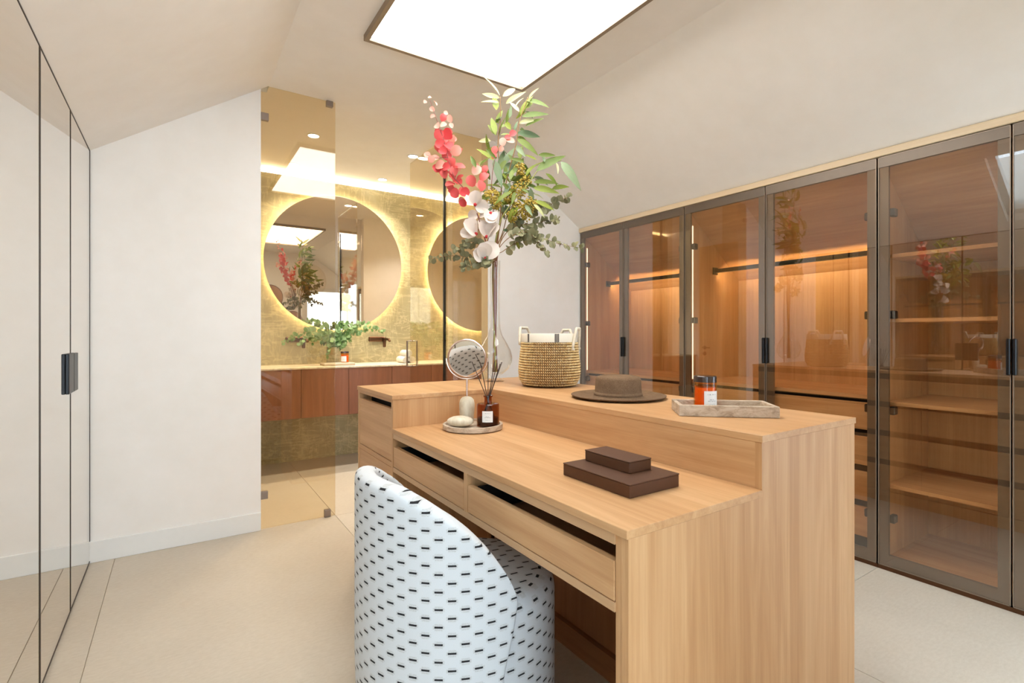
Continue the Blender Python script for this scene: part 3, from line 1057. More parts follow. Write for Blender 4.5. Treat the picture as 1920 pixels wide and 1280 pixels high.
# ------------------------------------------------------------------ things on the counter
# candle tray
A = Vector((1.271, 1.001, 0))
e1 = Vector((0.738, -0.675, 0)).normalized()
e2 = Vector((0.675, 0.738, 0)).normalized()
Lg, Wd, Hh, wt = 0.286, 0.150, 0.034, 0.012


def trv(u_, v_, z):
    q = A + e1 * u_ + e2 * v_
    return (q.x, q.y, z)


z0 = zt + 0.0004
mb = B()
o8 = [trv(u_, v_, z0) for u_, v_ in ((0, 0), (Lg, 0), (Lg, Wd), (0, Wd))]
t8 = [trv(u_, v_, z0 + Hh) for u_, v_ in ((0, 0), (Lg, 0), (Lg, Wd), (0, Wd))]
ii = [trv(u_, v_, z0 + Hh) for u_, v_ in ((wt, wt), (Lg - wt, wt), (Lg - wt, Wd - wt), (wt, Wd - wt))]
ib = [trv(u_, v_, z0 + 0.010) for u_, v_ in ((wt, wt), (Lg - wt, wt), (Lg - wt, Wd - wt), (wt, Wd - wt))]
fs_ = [(3, 2, 1, 0)]
for i in range(4):
    j = (i + 1) % 4
    fs_ += [(i, j, 4 + j, 4 + i), (4 + i, 4 + j, 8 + j, 8 + i), (8 + i, 8 + j, 12 + j, 12 + i)]
fs_.append((12, 13, 14, 15))
mb.add(o8 + t8 + ii + ib, fs_)
solo(mb, 'stone_tray', M['travertine'], trv(Lg / 2, Wd / 2, z0), 'rectangular grey travertine tray holding a candle', 'tray', bevel=0.0015)
p = A + e1 * 0.093 + e2 * 0.085
cz = z0 + 0.0105


def candle(px, py, pz, R, H, label_txt, group=None, yaw=0.0):
    t = thing('candle_jar', (px, py, pz), label_txt, 'candle', group)
    part(B().lathe([(0, 0), (R - 0.003, 0), (R, 0.003), (R, H * 0.80), (R - 0.002, H * 0.81), (R - 0.003, H * 0.8), (R - 0.003, 0.004), (0, 0.004)], (px, py, pz), 40), 'jar', M['glass_amber'], t, smooth=True)
    part(B().lathe([(0, 0.0045), (R - 0.0034, 0.0045), (R - 0.0034, H * 0.66), (0, H * 0.66)], (px, py, pz), 32), 'wax', M['wax'], t, smooth=True)
    part(B().lathe([(0, H * 0.815), (R, H * 0.815), (R, H - 0.002), (R - 0.002, H), (0, H)], (px, py, pz), 40), 'lid', M['smoke_lid'], t, smooth=True)
    curved_label(px, py, pz + H * 0.07, R + 0.0006, 0.72, H * 0.50, t, yaw)
    return t


candle(p.x, p.y, cz, 0.0345, 0.107, 'amber candle jar with dark lid in the stone tray', yaw=0.28)
# hat
hc = (1.449, 1.433)
hp = [(0.0, 0.088), (0.06, 0.0875), (0.082, 0.083), (0.0875, 0.074), (0.089, 0.05), (0.091, 0.02), (0.095, 0.008), (0.104, 0.004), (0.14, 0.0045), (0.172, 0.010), (0.182, 0.0135), (0.1845, 0.012), (0.183, 0.0095), (0.172, 0.0055), (0.14, 0.001), (0.104, 0.0005), (0.092, 0.003), (0.088, 0.02), (0.0845, 0.07), (0.06, 0.083), (0.0, 0.084)]
hat = thing('hat', (hc[0], hc[1], zt), 'brown wide-brimmed flat-topped hat lying on the island counter', 'hat')
part(B().lathe(hp, (hc[0], hc[1], zt), 64), 'body', M['hat'], hat, smooth='all')
part(B().lathe([(0.0898, 0.022), (0.0935, 0.011), (0.0945, 0.0125), (0.0912, 0.024)], (hc[0], hc[1], zt), 64, close=True), 'band', M['hat'], hat, smooth='all')

# basket
bc = (1.512, 1.957)
bk = thing('woven_basket', (bc[0], bc[1], zt), 'round seagrass basket with cream canvas rim and rope handles', 'basket')
BP = [(0.0, 0.118), (0.012, 0.130), (0.035, 0.1445), (0.07, 0.1495), (0.11, 0.1475), (0.16, 0.1415), (0.215, 0.136)]
rad = lambda z: lerp_tab(z, BP)
prof = [(0, 0.002)] + [(rad(0.215 * i / 24) - 0.004, 0.002 + 0.215 * i / 24) for i in range(25)] + [(rad(0.215 * i / 24) - 0.008, 0.002 + 0.215 * i / 24) for i in range(24, 0, -1)] + [(0, 0.006)]
part(B().lathe(prof, (bc[0], bc[1], zt), 64), 'core', M['basket_gap_shade'], bk, smooth='all')
NR, NC = 17, 104
bv, bf = [], []
for i in range(NR):
    z = 0.006 + (0.213 - 0.006) * (i + 0.5) / NR
    R = rad(z) - 0.0005
    hgt = 0.207 / NR
    for j in range(NC):
        a = 2 * PI * (j + 0.0 * (i % 2)) / NC
        tng = Vector((-math.sin(a), math.cos(a), 0))
        nrm = Vector((math.cos(a), math.sin(a), 0))
        cn = Vector((bc[0], bc[1], zt + z)) + nrm * R
        upv = (Vector((0, 0, 1)) * hgt * 0.56 + tng * hgt * 0.22)
        sd = tng * (2 * PI * R / NC) * 0.36
        jt = random.uniform(0.85, 1.12)
        o = len(bv)
        bv += [cn - upv * jt, cn + sd - nrm * 0.001, cn + upv * jt, cn - sd - nrm * 0.001, cn + nrm * 0.0042 + sd * 0.45, cn + nrm * 0.0042 - sd * 0.45, cn - nrm * 0.005]
        for q in ((0, 1, 4), (1, 2, 4), (2, 3, 5), (3, 0, 5), (0, 4, 5), (2, 5, 4), (0, 6, 1), (1, 6, 2), (2, 6, 3), (3, 6, 0)):
            bf.append(tuple(o + x for x in q))
mb = B()
mb.v, mb.f = [tuple(x) for x in bv], bf
part(mb, 'weave', M['seagrass'], bk, smooth='all', kind='stuff')
part(B().lathe([(0.1370, 0.213), (0.1362, 0.252), (0.1345, 0.254), (0.1330, 0.252), (0.1335, 0.213)], (bc[0], bc[1], zt), 64, close=True), 'canvas_rim', M['canvas'], bk, smooth=True)
for a0, hw in ((-1.97, 0.075), (-2.12 - 0.9, 0.05)):
    for kx in range(3 if hw > 0.06 else 1):
        wv0, wf0 = [], []
        ac = a0 + (kx - 1) * 0.055 if hw > 0.06 else a0
        hh_ = 0.021 if hw > 0.06 else 0.04
        for i in range(5):
            a = ac - hh_ + 2 * hh_ * i / 4
            for z in (0.2135, 0.2522):
                wv0.append((bc[0] + 0.1378 * math.cos(a), bc[1] + 0.1378 * math.sin(a), zt + z))
        for i in range(4):
            wf0.append((2 * i, 2 * i + 2, 2 * i + 3, 2 * i + 1))
        part(B().add(wv0, wf0), 'stripe', M['canvas_dark'], bk)


def bpt(a, r, z):
    return Vector((bc[0] + r * math.cos(a), bc[1] + r * math.sin(a), zt + z))


# rope handles: pairs of ends on the rim
aR = -TH           # direction to the right
def rope(a_0, a_1, top, outz, sag, name='rope_handle'):
    pts = []
    n_ = 22
    for i in range(n_ + 1):
        t_ = i / n_
        a = a_0 + (a_1 - a_0) * t_
        z = outz + (top - outz) * min(1, math.sin(PI * t_) * 1.35) - sag * math.sin(PI * t_) ** 4
        r = 0.143 + 0.005 * math.sin(PI * t_)
        pts.append(bpt(a, r, z))
    return part(B().tube(pts, 0.0068, 8), name, M['rope'], bk, smooth='all')


rope(aR - 0.02, aR - 0.78, 0.279, 0.185, 0.003)
rope(PI - 0.02 + aR, PI - 1.05 + aR, 0.283, 0.2, 0.0)
rope(aR + 1.15, aR + 0.55, 0.272, 0.225, 0.0)
for a, z in ((aR - 0.02, 0.180), (aR - 0.78, 0.180)):
    part(B().tube([bpt(a, 0.139, z), bpt(a, 0.152, z)], 0.006, 8), 'knot', M['rope'], bk)

# ------------------------------------------------------------------ vase and branches
VP = Vector((1.415, 2.305, zt))
DV = VP.x * math.sin(TH) + VP.y * math.cos(TH)
outer = [(0.0, 0.0), (0.048, 0.0), (0.052, 0.004), (0.046, 0.010), (0.024, 0.020), (0.022, 0.028), (0.045, 0.042), (0.076, 0.068), (0.092, 0.105), (0.0935, 0.130), (0.085, 0.165), (0.064, 0.205), (0.040, 0.245), (0.029, 0.285), (0.0265, 0.34), (0.0265, 0.50), (0.027, 0.60), (0.0295, 0.645)]
inner = [(0.0275, 0.645), (0.025, 0.60), (0.0245, 0.50), (0.0245, 0.34), (0.027, 0.285), (0.038, 0.245), (0.062, 0.205), (0.083, 0.165), (0.0915, 0.130), (0.090, 0.105), (0.074, 0.07), (0.043, 0.045), (0.0, 0.034)]
solo(B().lathe(outer + inner, VP, 48), 'glass_vase', M['glass_clear'], VP, 'tall clear glass vase with long neck and round bulb', 'vase', smooth='all')


def vp(cx, cy, dd=0.0):
    """crop coordinates of the study of the bouquet -> point at the vase's distance plus dd"""
    return at(760 + cx / 3.283, DV + dd, 130 + cy / 3.283)


def grid_leaf(name, mat, wfun, n=6, cup=0.0, droop=0.0, fold=0.0):
    vs_, fs_ = [], []
    for i in range(n + 1):
        t_ = i / n
        w_ = wfun(t_)
        x = t_
        z = -droop * t_ * t_
        for s in (-1, 0, 1):
            vs_.append((x, s * w_, z + (fold * w_ if s else 0) + cup * (abs(s) * w_) ** 2 * 4))
    for i in range(n):
        for s in (0, 1):
            a = i * 3 + s
            fs_.append((a, a + 1, a + 4, a + 3))
    me = bpy.data.meshes.new(name)
    me.from_pydata(vs_, [], fs_)
    for p_ in me.polygons:
        p_.use_smooth = True
    me.materials.append(mat)
    return me


lw = lambda t_: 0.155 * math.sin(PI * min(1, t_ ** 0.8 * 0.98 + 0.02)) ** 0.8 * (1 - 0.25 * t_)
LM = {}
for kname in ('willow_leaf', 'willow_leaf_grey', 'willow_leaf_pale'):
    LM[kname] = [grid_leaf('leaf', M[kname], lw, 7, 0, d_, 0.35) for d_ in (0.12, 0.3)]
rw = lambda t_: 0.5 * math.sin(PI * min(0.999, 0.04 + 0.93 * t_)) ** 0.55
LM['pink'] = [grid_leaf('petal', M['pink'], rw, 6, 0.15, d_, 0.1) for d_ in (0.05, 0.25)]
LM['pink_pale'] = [grid_leaf('petal', M['pink_pale'], rw, 6, 0.15, d_, 0.1) for d_ in (0.05, 0.25)]
LM['magnolia'] = [grid_leaf('petal', M['magnolia'], rw, 6, 0.35, d_, 0.0) for d_ in (-0.3, 0.1)]
LM['euc'] = [grid_leaf('leaf', M['euc'], rw, 5, 0.1, d_, 0.05) for d_ in (0.05, 0.2)]
LM['euc_green'] = [grid_leaf('leaf', M['euc_green'], rw, 5, 0.1, d_, 0.05) for d_ in (0.05, 0.2)]


def put_leaf(name, meshes, parent, base, tip, width=1.0, roll=None, face=None):
    d = tip - base
    L = d.length
    x = d.normalized()
    f = face if face is not None else (-FH + Vector((random.uniform(-.7, .7), random.uniform(-.7, .7), random.uniform(-.2, .9)))).normalized()
    z = f - x * f.dot(x)
    if z.length < 1e-3:
        z = x.orthogonal()
    z.normalize()
    y = z.cross(x)
    m4 = Matrix(((x.x, y.x, z.x, base.x), (x.y, y.y, z.y, base.y), (x.z, y.z, z.z, base.z), (0, 0, 0, 1)))
    m4 = m4 @ Matrix.Diagonal((L, L * width, L, 1))
    return inst(name, random.choice(meshes), parent, m4)


def smooth_path(pts, n=6):
    out = []
    P_ = [pts[0]] + list(pts) + [pts[-1]]
    for i in range(1, len(P_) - 2):
        for j in range(n):
            t_ = j / n
            a, b, c_, d = P_[i - 1], P_[i], P_[i + 1], P_[i + 2]
            out.append(0.5 * ((2 * b) + (c_ - a) * t_ + (2 * a - 5 * b + 4 * c_ - d) * t_ ** 2 + (3 * b - a - 3 * c_ + d) * t_ ** 3))
    out.append(pts[-1])
    return out


def vase_foot(i):
    a = i * 1.3
    return [Vector((VP.x + 0.012 * math.cos(a + 2), VP.y + 0.012 * math.sin(a + 2), zt + 0.05)), Vector((VP.x + 0.008 * math.cos(a), VP.y + 0.008 * math.sin(a), zt + 0.40)),
            Vector((VP.x + 0.011 * math.cos(a + .5), VP.y + 0.011 * math.sin(a + .5), zt + 0.645))]


def branch(i, name, pts, r0, r1, mat, label, cat, extra=()):
    root = thing(name, VP + Vector((0, 0, 0.05)), label, cat, 'branches in the tall glass vase')
    path = smooth_path(vase_foot(i) + pts, 6)
    n = len(path)
    mb = B().tube(path, [r0 + (r1 - r0) * k_ / (n - 1) for k_ in range(n)], 6)
    for ex in extra:
        pe = smooth_path(ex, 5)
        mb.tube(pe, [r1 * 1.5 + (r1 * 0.6 - r1 * 1.5) * k_ / (len(pe) - 1) for k_ in range(len(pe))], 5)
    part(mb, 'stem', mat, root, smooth='all')
    return root


WL = [(580, 160, 490, 30, 2), (580, 175, 465, 145, 2), (575, 205, 462, 188, 2), (600, 165, 700, 97, 2), (620, 210, 725, 130, 2), (680, 230, 715, 160, 2), (760, 180, 803, 108, 2), (740, 190, 885, 215, 0),
      (710, 280, 765, 140, 0), (720, 290, 885, 262, 0), (700, 330, 810, 300, 2), (740, 350, 850, 290, 0), (555, 400, 530, 270, 0), (580, 410, 590, 280, 0), (560, 405, 505, 330, 0), (650, 370, 600, 300, 0),
      (670, 375, 690, 310, 1), (690, 390, 840, 410, 1), (690, 430, 818, 500, 0), (680, 470, 735, 530, 1), (520, 500, 490, 400, 0), (545, 560, 440, 478, 0), (525, 440, 438, 435, 2), (500, 560, 405, 610, 2),
      (570, 600, 622, 490, 1), (600, 600, 680, 460, 1), (545, 560, 600, 720, 1), (610, 640, 680, 530, 1), (745, 655, 835, 520, 0), (810, 625, 990, 510, 0), (960, 570, 1082, 718, 1), (930, 575, 945, 640, 2),
      (855, 570, 845, 505, 1), (790, 695, 948, 690, 0), (790, 730, 942, 742, 0), (790, 770, 862, 782, 2), (800, 810, 922, 860, 0), (790, 830, 862, 892, 2), (770, 730, 782, 860, 1), (600, 830, 605, 932, 1),
      (615, 835, 672, 962, 1), (590, 810, 720, 820, 0), (640, 810, 692, 680, 0), (560, 840, 465, 890, 1), (580, 790, 512, 698, 1), (490, 740, 475, 832, 1), (510, 900, 522, 1002, 1), (690, 1030, 702, 1118, 0),
      (600, 990, 692, 1002, 1), (640, 300, 655, 215, 1), (620, 330, 640, 240, 0), (560, 330, 600, 235, 0), (700, 260, 640, 190, 2), (560, 250, 545, 150, 0), (735, 240, 800, 180, 0), (620, 560, 560, 640, 0),
      (640, 700, 720, 620, 0), (600, 700, 660, 760, 0), (720, 560, 640, 640, 1), (760, 760, 700, 720, 0), (720, 700, 800, 640, 0), (560, 700, 620, 640, 0)]
# leaves are shared out over three willow stems by where they grow
wb = [branch(0, 'willow_branch', [vp(585, 900), vp(590, 700, 0.02), vp(570, 480, 0.03), vp(585, 300, 0.03), vp(585, 170, 0.02)], 0.005, 0.0016, M['stem_brown'], 'tall olive-green willow branch rising straight from the vase', 'branch'),
      branch(1, 'willow_branch', [vp(595, 900, 0.02), vp(620, 700, 0.0), vp(680, 470, -0.02), vp(700, 330, -0.03), vp(755, 170, -0.03)], 0.005, 0.0016, M['stem_brown'], 'willow branch with pale leaf tips leaning right at its top', 'branch'),
      branch(2, 'willow_branch', [vp(580, 950, -0.03), vp(650, 830, -0.05), vp(760, 700, -0.06), vp(830, 610, -0.05), vp(960, 560, -0.05)], 0.005, 0.0016, M['stem_green'], 'willow branch arching to the right with long drooping leaves', 'branch')]
WM = ['willow_leaf', 'willow_leaf_grey', 'willow_leaf_pale']
for bx, by, tx, ty, kd in WL:
    if bx > 735 and by > 540:
        i, dd = 2, -0.055
    elif bx > 630 and by < 620:
        i, dd = 1, -0.02
    else:
        i, dd = 0, 0.02
    j1, j2 = random.uniform(-.03, .03), random.uniform(-.07, .07)
    put_leaf('leaf', LM[WM[kd]], wb[i], vp(bx, by, dd + j1), vp(tx, ty, dd + j2), 0.95 if kd < 2 else 0.8)
# leaves growing on the hidden side of the same stems
for i, st in ((0, [(590, 760), (575, 520), (585, 330)]), (1, [(640, 640), (700, 380), (740, 230)]), (2, [(700, 760), (800, 650)])):
    for (bx, by) in st:
        for q in range(3):
            a = random.uniform(0.2, PI - 0.2)
            L = random.uniform(0.08, 0.13)
            b0 = vp(bx + random.uniform(-15, 15), by + random.uniform(-40, 40), 0.01)
            put_leaf('leaf', LM[WM[q % 2]], wb[i], b0, b0 + (RH * math.cos(a) + FH * math.sin(a)) * L + Vector((0, 0, random.uniform(-.02, .06))), 0.95)

for q in range(44):
    bx, by = random.gauss(650, 85), random.gauss(690, 120)
    i = 2 if bx > 720 else (1 if by < 600 else 0)
    a = random.uniform(-PI, PI)
    L = random.uniform(80, 140)
    dd = random.uniform(-0.10, 0.10)
    put_leaf('leaf', LM[WM[random.choice((0, 0, 0, 1))]], wb[i], vp(bx, by, dd), vp(bx + L * math.cos(a), by + L * math.sin(a) * 0.8, dd + random.uniform(-.05, .05)), 0.9)

# pink branch
PK = [(150, 172, 18, 1), (185, 208, 26, 1), (165, 245, 28, 1), (122, 200, 18, 1), (170, 290, 28, 1), (235, 295, 36, 0), (275, 302, 40, 1), (250, 268, 24, 1), (195, 345, 32, 1), (235, 342, 36, 1), (282, 345, 28, 1), (208, 402, 56, 0),
      (258, 395, 54, 0), (215, 458, 54, 0), (265, 470, 52, 0), (290, 430, 44, 1), (312, 500, 58, 1), (255, 530, 52, 0), (215, 588, 56, 1), (185, 545, 40, 1), (135, 528, 38, 1), (160, 552, 40, 1), (285, 575, 56, 0), (335, 602, 58, 0),
      (240, 638, 44, 0), (285, 650, 56, 0), (332, 675, 58, 0), (275, 705, 50, 0), (305, 760, 56, 0), (365, 755, 54, 0), (405, 685, 58, 0), (485, 660, 56, 0), (465, 715, 58, 0), (440, 622, 56, 1), (490, 612, 40, 0), (355, 822, 44, 0),
      (240, 430, 44, 0), (300, 620, 46, 0), (250, 600, 46, 0), (230, 500, 46, 0)]
pk = branch(3, 'pink_branch', [vp(520, 1150, 0.0), vp(478, 1000, -0.02), vp(430, 850, -0.03), vp(370, 745, -0.04), vp(300, 660, -0.04), vp(262, 540, -0.04), vp(235, 430, -0.04), vp(200, 330, -0.04), vp(150, 185, -0.04)], 0.004, 0.0012, M['stem_red'],
            'pink branch with round petals reaching far to the left', 'branch', [[vp(430, 850, -.03), vp(470, 740, -.03), vp(470, 620, -.03)], [vp(262, 540, -.04), vp(190, 545, -.04), vp(125, 525, -.04)]])
for x, y, s, pl in PK:
    a = random.uniform(0, 2 * PI)
    L = s * 1.18
    dd = -0.04 + random.uniform(-.02, .02)
    c0, c1 = vp(x - L / 2 * math.cos(a), y - L / 2 * math.sin(a), dd), vp(x + L / 2 * math.cos(a), y + L / 2 * math.sin(a), dd + random.uniform(-.012, .012))
    put_leaf('petal', LM['pink_pale' if pl else 'pink'], pk, c0, c1, 0.95)
    if s > 40:
        a += random.uniform(1.3, 2.6)
        o_ = 0.35 * s
        x2, y2 = x + random.uniform(-o_, o_), y + random.uniform(-o_, o_)
        c0, c1 = vp(x2 - L / 2.4 * math.cos(a), y2 - L / 2.4 * math.sin(a), dd + 0.015), vp(x2 + L / 2.4 * math.cos(a), y2 + L / 2.4 * math.sin(a), dd + 0.03)
        put_leaf('petal', LM[random.choice(['pink', 'pink', 'pink_pale'])], pk, c0, c1, 0.95)
pk2 = branch(4, 'pink_sprig', [vp(560, 1000, 0.0), vp(530, 760, -0.05), vp(550, 560, -0.07), vp(600, 450, -0.07), vp(665, 390, -0.07)], 0.003, 0.001, M['stem_red'], 'short pink sprig among the upper willow leaves', 'branch')
for x, y, s, pl in ((550, 495, 48, 0), (600, 445, 52, 1), (648, 440, 50, 1), (662, 395, 44, 0), (590, 488, 34, 1), (545, 530, 40, 0), (630, 418, 36, 0)):
    a = random.uniform(0, 2 * PI)
    c0, c1 = vp(x - s / 2 * math.cos(a), y - s / 2 * math.sin(a), -.07), vp(x + s / 2 * math.cos(a), y + s / 2 * math.sin(a), -.075)
    put_leaf('petal', LM['pink_pale' if pl else 'pink'], pk2, c0, c1, 0.9)

# magnolia branch
mg = branch(5, 'magnolia_branch', [vp(530, 1180, -0.02), vp(492, 1050, -0.05), vp(455, 930, -0.06), vp(430, 840, -0.06), vp(420, 800, -0.06)], 0.0045, 0.002, M['stem_red'], 'magnolia branch with white blossoms and red flower bases', 'branch',
            [[vp(470, 990, -.05), vp(430, 985, -.06), vp(400, 1000, -.06)], [vp(500, 1080, -.04), vp(520, 1000, -.05), vp(525, 950, -.05)], [vp(515, 1150, -.03), vp(495, 1150, -.05), vp(480, 1140, -.06)]])
for hx, hy, pet in ((430, 832, [(395, 775), (440, 765), (480, 790), (495, 850)]), (435, 1012, [(345, 1005), (365, 960), (410, 965), (385, 1025)]), (525, 885, [(470, 900), (500, 940), (545, 930), (385, 900)]), (492, 1162, [(430, 1120), (470, 1085), (545, 1085), (455, 1165)]),
                    (500, 1030, [(480, 960), (540, 960), (565, 985), (450, 935)])):
    c0 = vp(hx, hy, -0.06)
    for q, (tx, ty) in enumerate(pet):
        t_ = vp(tx, ty, -0.06 + random.uniform(-.03, .02))
        if (t_ - c0).length > 0.08:
            c1 = t_ + (c0 - t_).normalized() * 0.055
            put_leaf('petal', LM['magnolia'], mg, c1, t_, 1.0)
        else:
            put_leaf('petal', LM['magnolia'], mg, c0, t_ + (t_ - c0) * 0.25, 1.0)
    part(B().lathe([(0, -0.010), (0.009, -0.004), (0.010, 0.004), (0, 0.011)], c0, 8), 'flower_base', M['magnolia_heart'], mg, smooth='all')

# olive-brown seed clusters
sd = branch(6, 'seed_branch', [vp(600, 1000, 0.03), vp(640, 850, 0.04), vp(690, 720, 0.04), vp(705, 600, 0.04)], 0.004, 0.0015, M['stem_brown'], 'branch of olive-brown seed clusters at the middle of the bouquet', 'branch', [[vp(620, 920, .03), vp(560, 840, .02), vp(530, 770, .02)], [vp(640, 850, .04), vp(720, 840, .04), vp(770, 820, .04)]])
ico = bmesh.new()
bmesh.ops.create_icosphere(ico, subdivisions=1, radius=1)
iv = [v_.co.copy() for v_ in ico.verts]
ifc = [tuple(v_.index for v_ in f.verts) for f in ico.faces]
ico.free()
for x, y, r, dd in ((530, 775, 46, .02), (705, 615, 42, .04), (742, 690, 40, .05), (700, 745, 52, .04), (690, 850, 48, .04), (765, 830, 50, .04), (640, 790, 40, .06), (740, 890, 46, .05), (560, 830, 34, .03), (660, 900, 44, .05)):
    mb = B()
    c0 = vp(x, y, dd - 0.07)
    R = r / 3.283 / 948 * DV
    for q in range(110):
        d = Vector((random.gauss(0, 1), random.gauss(0, 1), random.gauss(0, 1))).normalized() * R * random.uniform(0.45, 1.0)
        s = random.uniform(0.0038, 0.0062)
        mb.add([c0 + d + v_ * s for v_ in iv], ifc)
    part(mb, 'seed_cluster', M['berry'], sd, smooth='all', kind='stuff')

# grey eucalyptus sprigs
EU = [('eucalyptus sprig reaching low to the right over the basket', [(600, 1120), (700, 1060), (820, 1035), (950, 1075), (1092, 1100)], 24, -0.03),
      ('bushy eucalyptus sprig spreading right under the seed clusters', [(610, 1020), (700, 960), (800, 950), (870, 930), (940, 925)], 22, 0.0),
      ('slim eucalyptus sprig rising to the right beside the willow leaves', [(620, 980), (760, 880), (870, 840), (940, 810), (1015, 782)], 18, 0.03),
      ('eucalyptus sprig hanging down on the right of the vase', [(610, 1060), (720, 1000), (790, 1030), (830, 1080), (880, 1135)], 20, -0.05),
      ('eucalyptus sprig behind the magnolia blossoms on the left', [(540, 1160), (470, 1090), (400, 1060), (350, 1090), (300, 1110)], 20, 0.03),
      ('small eucalyptus sprig pointing far left below the pink branch', [(540, 1180), (450, 1180), (350, 1150), (250, 1150), (160, 1168)], 15, 0.06),
      ('short eucalyptus sprig drooping left at the vase mouth', [(540, 1195), (500, 1175), (450, 1185), (400, 1205), (350, 1225)], 18, -0.06)]
for i, (lb, pts, n_, dd) in enumerate(EU):
    pp = [vp(x, y, dd) for x, y in pts]
    e = branch(7 + i, 'eucalyptus_sprig', pp, 0.003, 0.0009, M['stem_brown'], lb, 'branch')
    path = smooth_path(pp, 10)
    for q in range(n_):
        t_ = 0.12 + 0.88 * q / (n_ - 1)
        c0 = path[int(t_ * (len(path) - 1))]
        for s in (-1, 1):
            a = random.uniform(0, PI)
            tg = (path[min(len(path) - 1, int(t_ * (len(path) - 1)) + 1)] - path[max(0, int(t_ * (len(path) - 1)) - 1)]).normalized()
            od = (Vector((0, 0, 1)) * math.sin(a + q) + FH * math.cos(a + q)) * s
            L = (0.046 - 0.020 * t_) * random.uniform(0.8, 1.25)
            put_leaf('leaf', LM['euc'], e, c0, c0 + (od + tg * 0.35).normalized() * L, 0.85)

# ------------------------------------------------------------------ bathroom
# glass screen: fixed panes, clamps, open door
ga = thing('glass_screen', (0.62, YB + 0.05, 0), 'fixed bronze glass pane clamped to the partition wall', 'glass screen')
part(B().box(0.4105, 0.839, YB + 0.004, YB + 0.014, 0.003, ZC - 0.003), 'pane', M['glass_bronze'], ga)
for x0, x1, z0_, z1_ in ((0.4105, 0.452, 2.425, 2.468), (0.784, 0.824, 2.598, ZC - 0.0005), (0.4105, 0.448, 0.178, 0.222), (0.772, 0.810, 0.0005, 0.046)):
    part(B().box(x0, x1, YB - 0.004, YB + 0.022, z0_, z1_), 'clamp', M['clamp'], ga, bevel=0.001)
gb = thing('glass_screen', (1.82, YB + 0.05, 0), 'fixed bronze glass pane beside the right-hand wall', 'glass screen')
part(B().box(1.676, 1.9695, YB + 0.004, YB + 0.014, 0.003, ZC - 0.003), 'pane', M['glass_bronze'], gb)
gd = thing('glass_door', (1.676, YB + 0.05, 0), 'bronze glass door standing open into the bathroom', 'door')
part(B().box(1.670, 1.680, YB + 0.10, 4.118, 0.008, ZC - 0.006), 'pane', M['glass_bronze'], gd)
part(B().box(1.666, 1.684, YB + 0.135, YB + 0.152, 0.008, 2.40), 'pivot_profile', M['black'], gd)
mb = B()
for s in (-1, 1):
    x = 1.675 + s * 0.005
    mb.tube([(x, 4.085, 1.10), (x + s * 0.04, 4.085, 1.10), (x + s * 0.04, 4.085, 0.885), (x, 4.085, 0.885)], 0.008, 8)
part(mb, 'handle', M['clamp'], gd, smooth=True)

# vanity
vn = thing('vanity_cabinet', (1.7, 4.7, 0.46), 'wall-hung red-brown wooden vanity cabinet below the mirrors', 'cabinet')
VY = 4.45
part(B().box(XBL + 0.002, 3.5, VY + 0.021, YW - 0.0005, 0.462, 0.866), 'body', M['van'], vn)
x = 0.852 - 0.389 * 2
while x < 3.2:
    part(B().box(x + 0.0015, x + 0.3875, VY, VY + 0.02, 0.462, 0.866), 'door', M['van'], vn, bevel=0.001)
    x += 0.389
solo(B().box(XBL + 0.002, 3.5, VY - 0.004, YW - 0.0005, 0.8665, 0.880), 'countertop', M['cream'], (1.7, 4.7, 0.8665), 'thin cream stone countertop on the vanity', 'countertop', bevel=0.001)
ZV = 0.8805

# mirrors
for cx, lb in ((1.262, 'large round backlit mirror above the two wall taps'), (2.820, 'large round backlit mirror behind the right-hand glass pane')):
    mt = thing('round_mirror', (cx, 4.93, 1.83), lb, 'mirror', 'round bathroom mirrors')
    part(B().lathe([(0, 4.905), (0.633, 4.905), (0.635, 4.907), (0.635, 4.915), (0, 4.915)], (cx, 0, 1.83), 96, axis='y'), 'mirror_disc', M['mirror'], mt)
    part(B().lathe([(0, 4.9152), (0.58, 4.9152), (0.58, 4.9545), (0, 4.9545)], (cx, 0, 1.83), 72, axis='y'), 'backing', M['white'], mt)
    ringp = [(cx + 0.592 * math.cos(2 * PI * i / 72), 4.932, 1.83 + 0.592 * math.sin(2 * PI * i / 72)) for i in range(72)]
    part(B().tube(ringp, 0.007, 6, loop=True), 'led_ring', M['halo'], mt)

# wall taps
for cx, lb in ((1.655, 'dark bronze wall tap near the white towels'), (0.895, 'dark bronze wall tap half hidden by eucalyptus')):
    t = thing('wall_tap', (cx, YW - 0.02, 1.10), lb, 'tap', 'bathroom wall taps')
    part(B().box(cx - 0.085, cx + 0.075, YW - 0.03, YW - 0.0005, 1.085, 1.135), 'backplate', M['bronze_tap'], t, bevel=0.012, bseg=3)
    part(B().tube([(cx + 0.06, YW - 0.02, 1.112), (cx + 0.07, YW - 0.09, 1.112), (cx + 0.07, YW - 0.17, 1.105), (cx + 0.07, YW - 0.18, 1.09)], 0.013, 10), 'spout', M['bronze_tap'], t, smooth=True)
    part(B().box(cx + 0.052, cx + 0.082, YW - 0.052, YW - 0.03, 1.03, 1.13), 'lever', M['bronze_tap'], t, bevel=0.008, bseg=3)

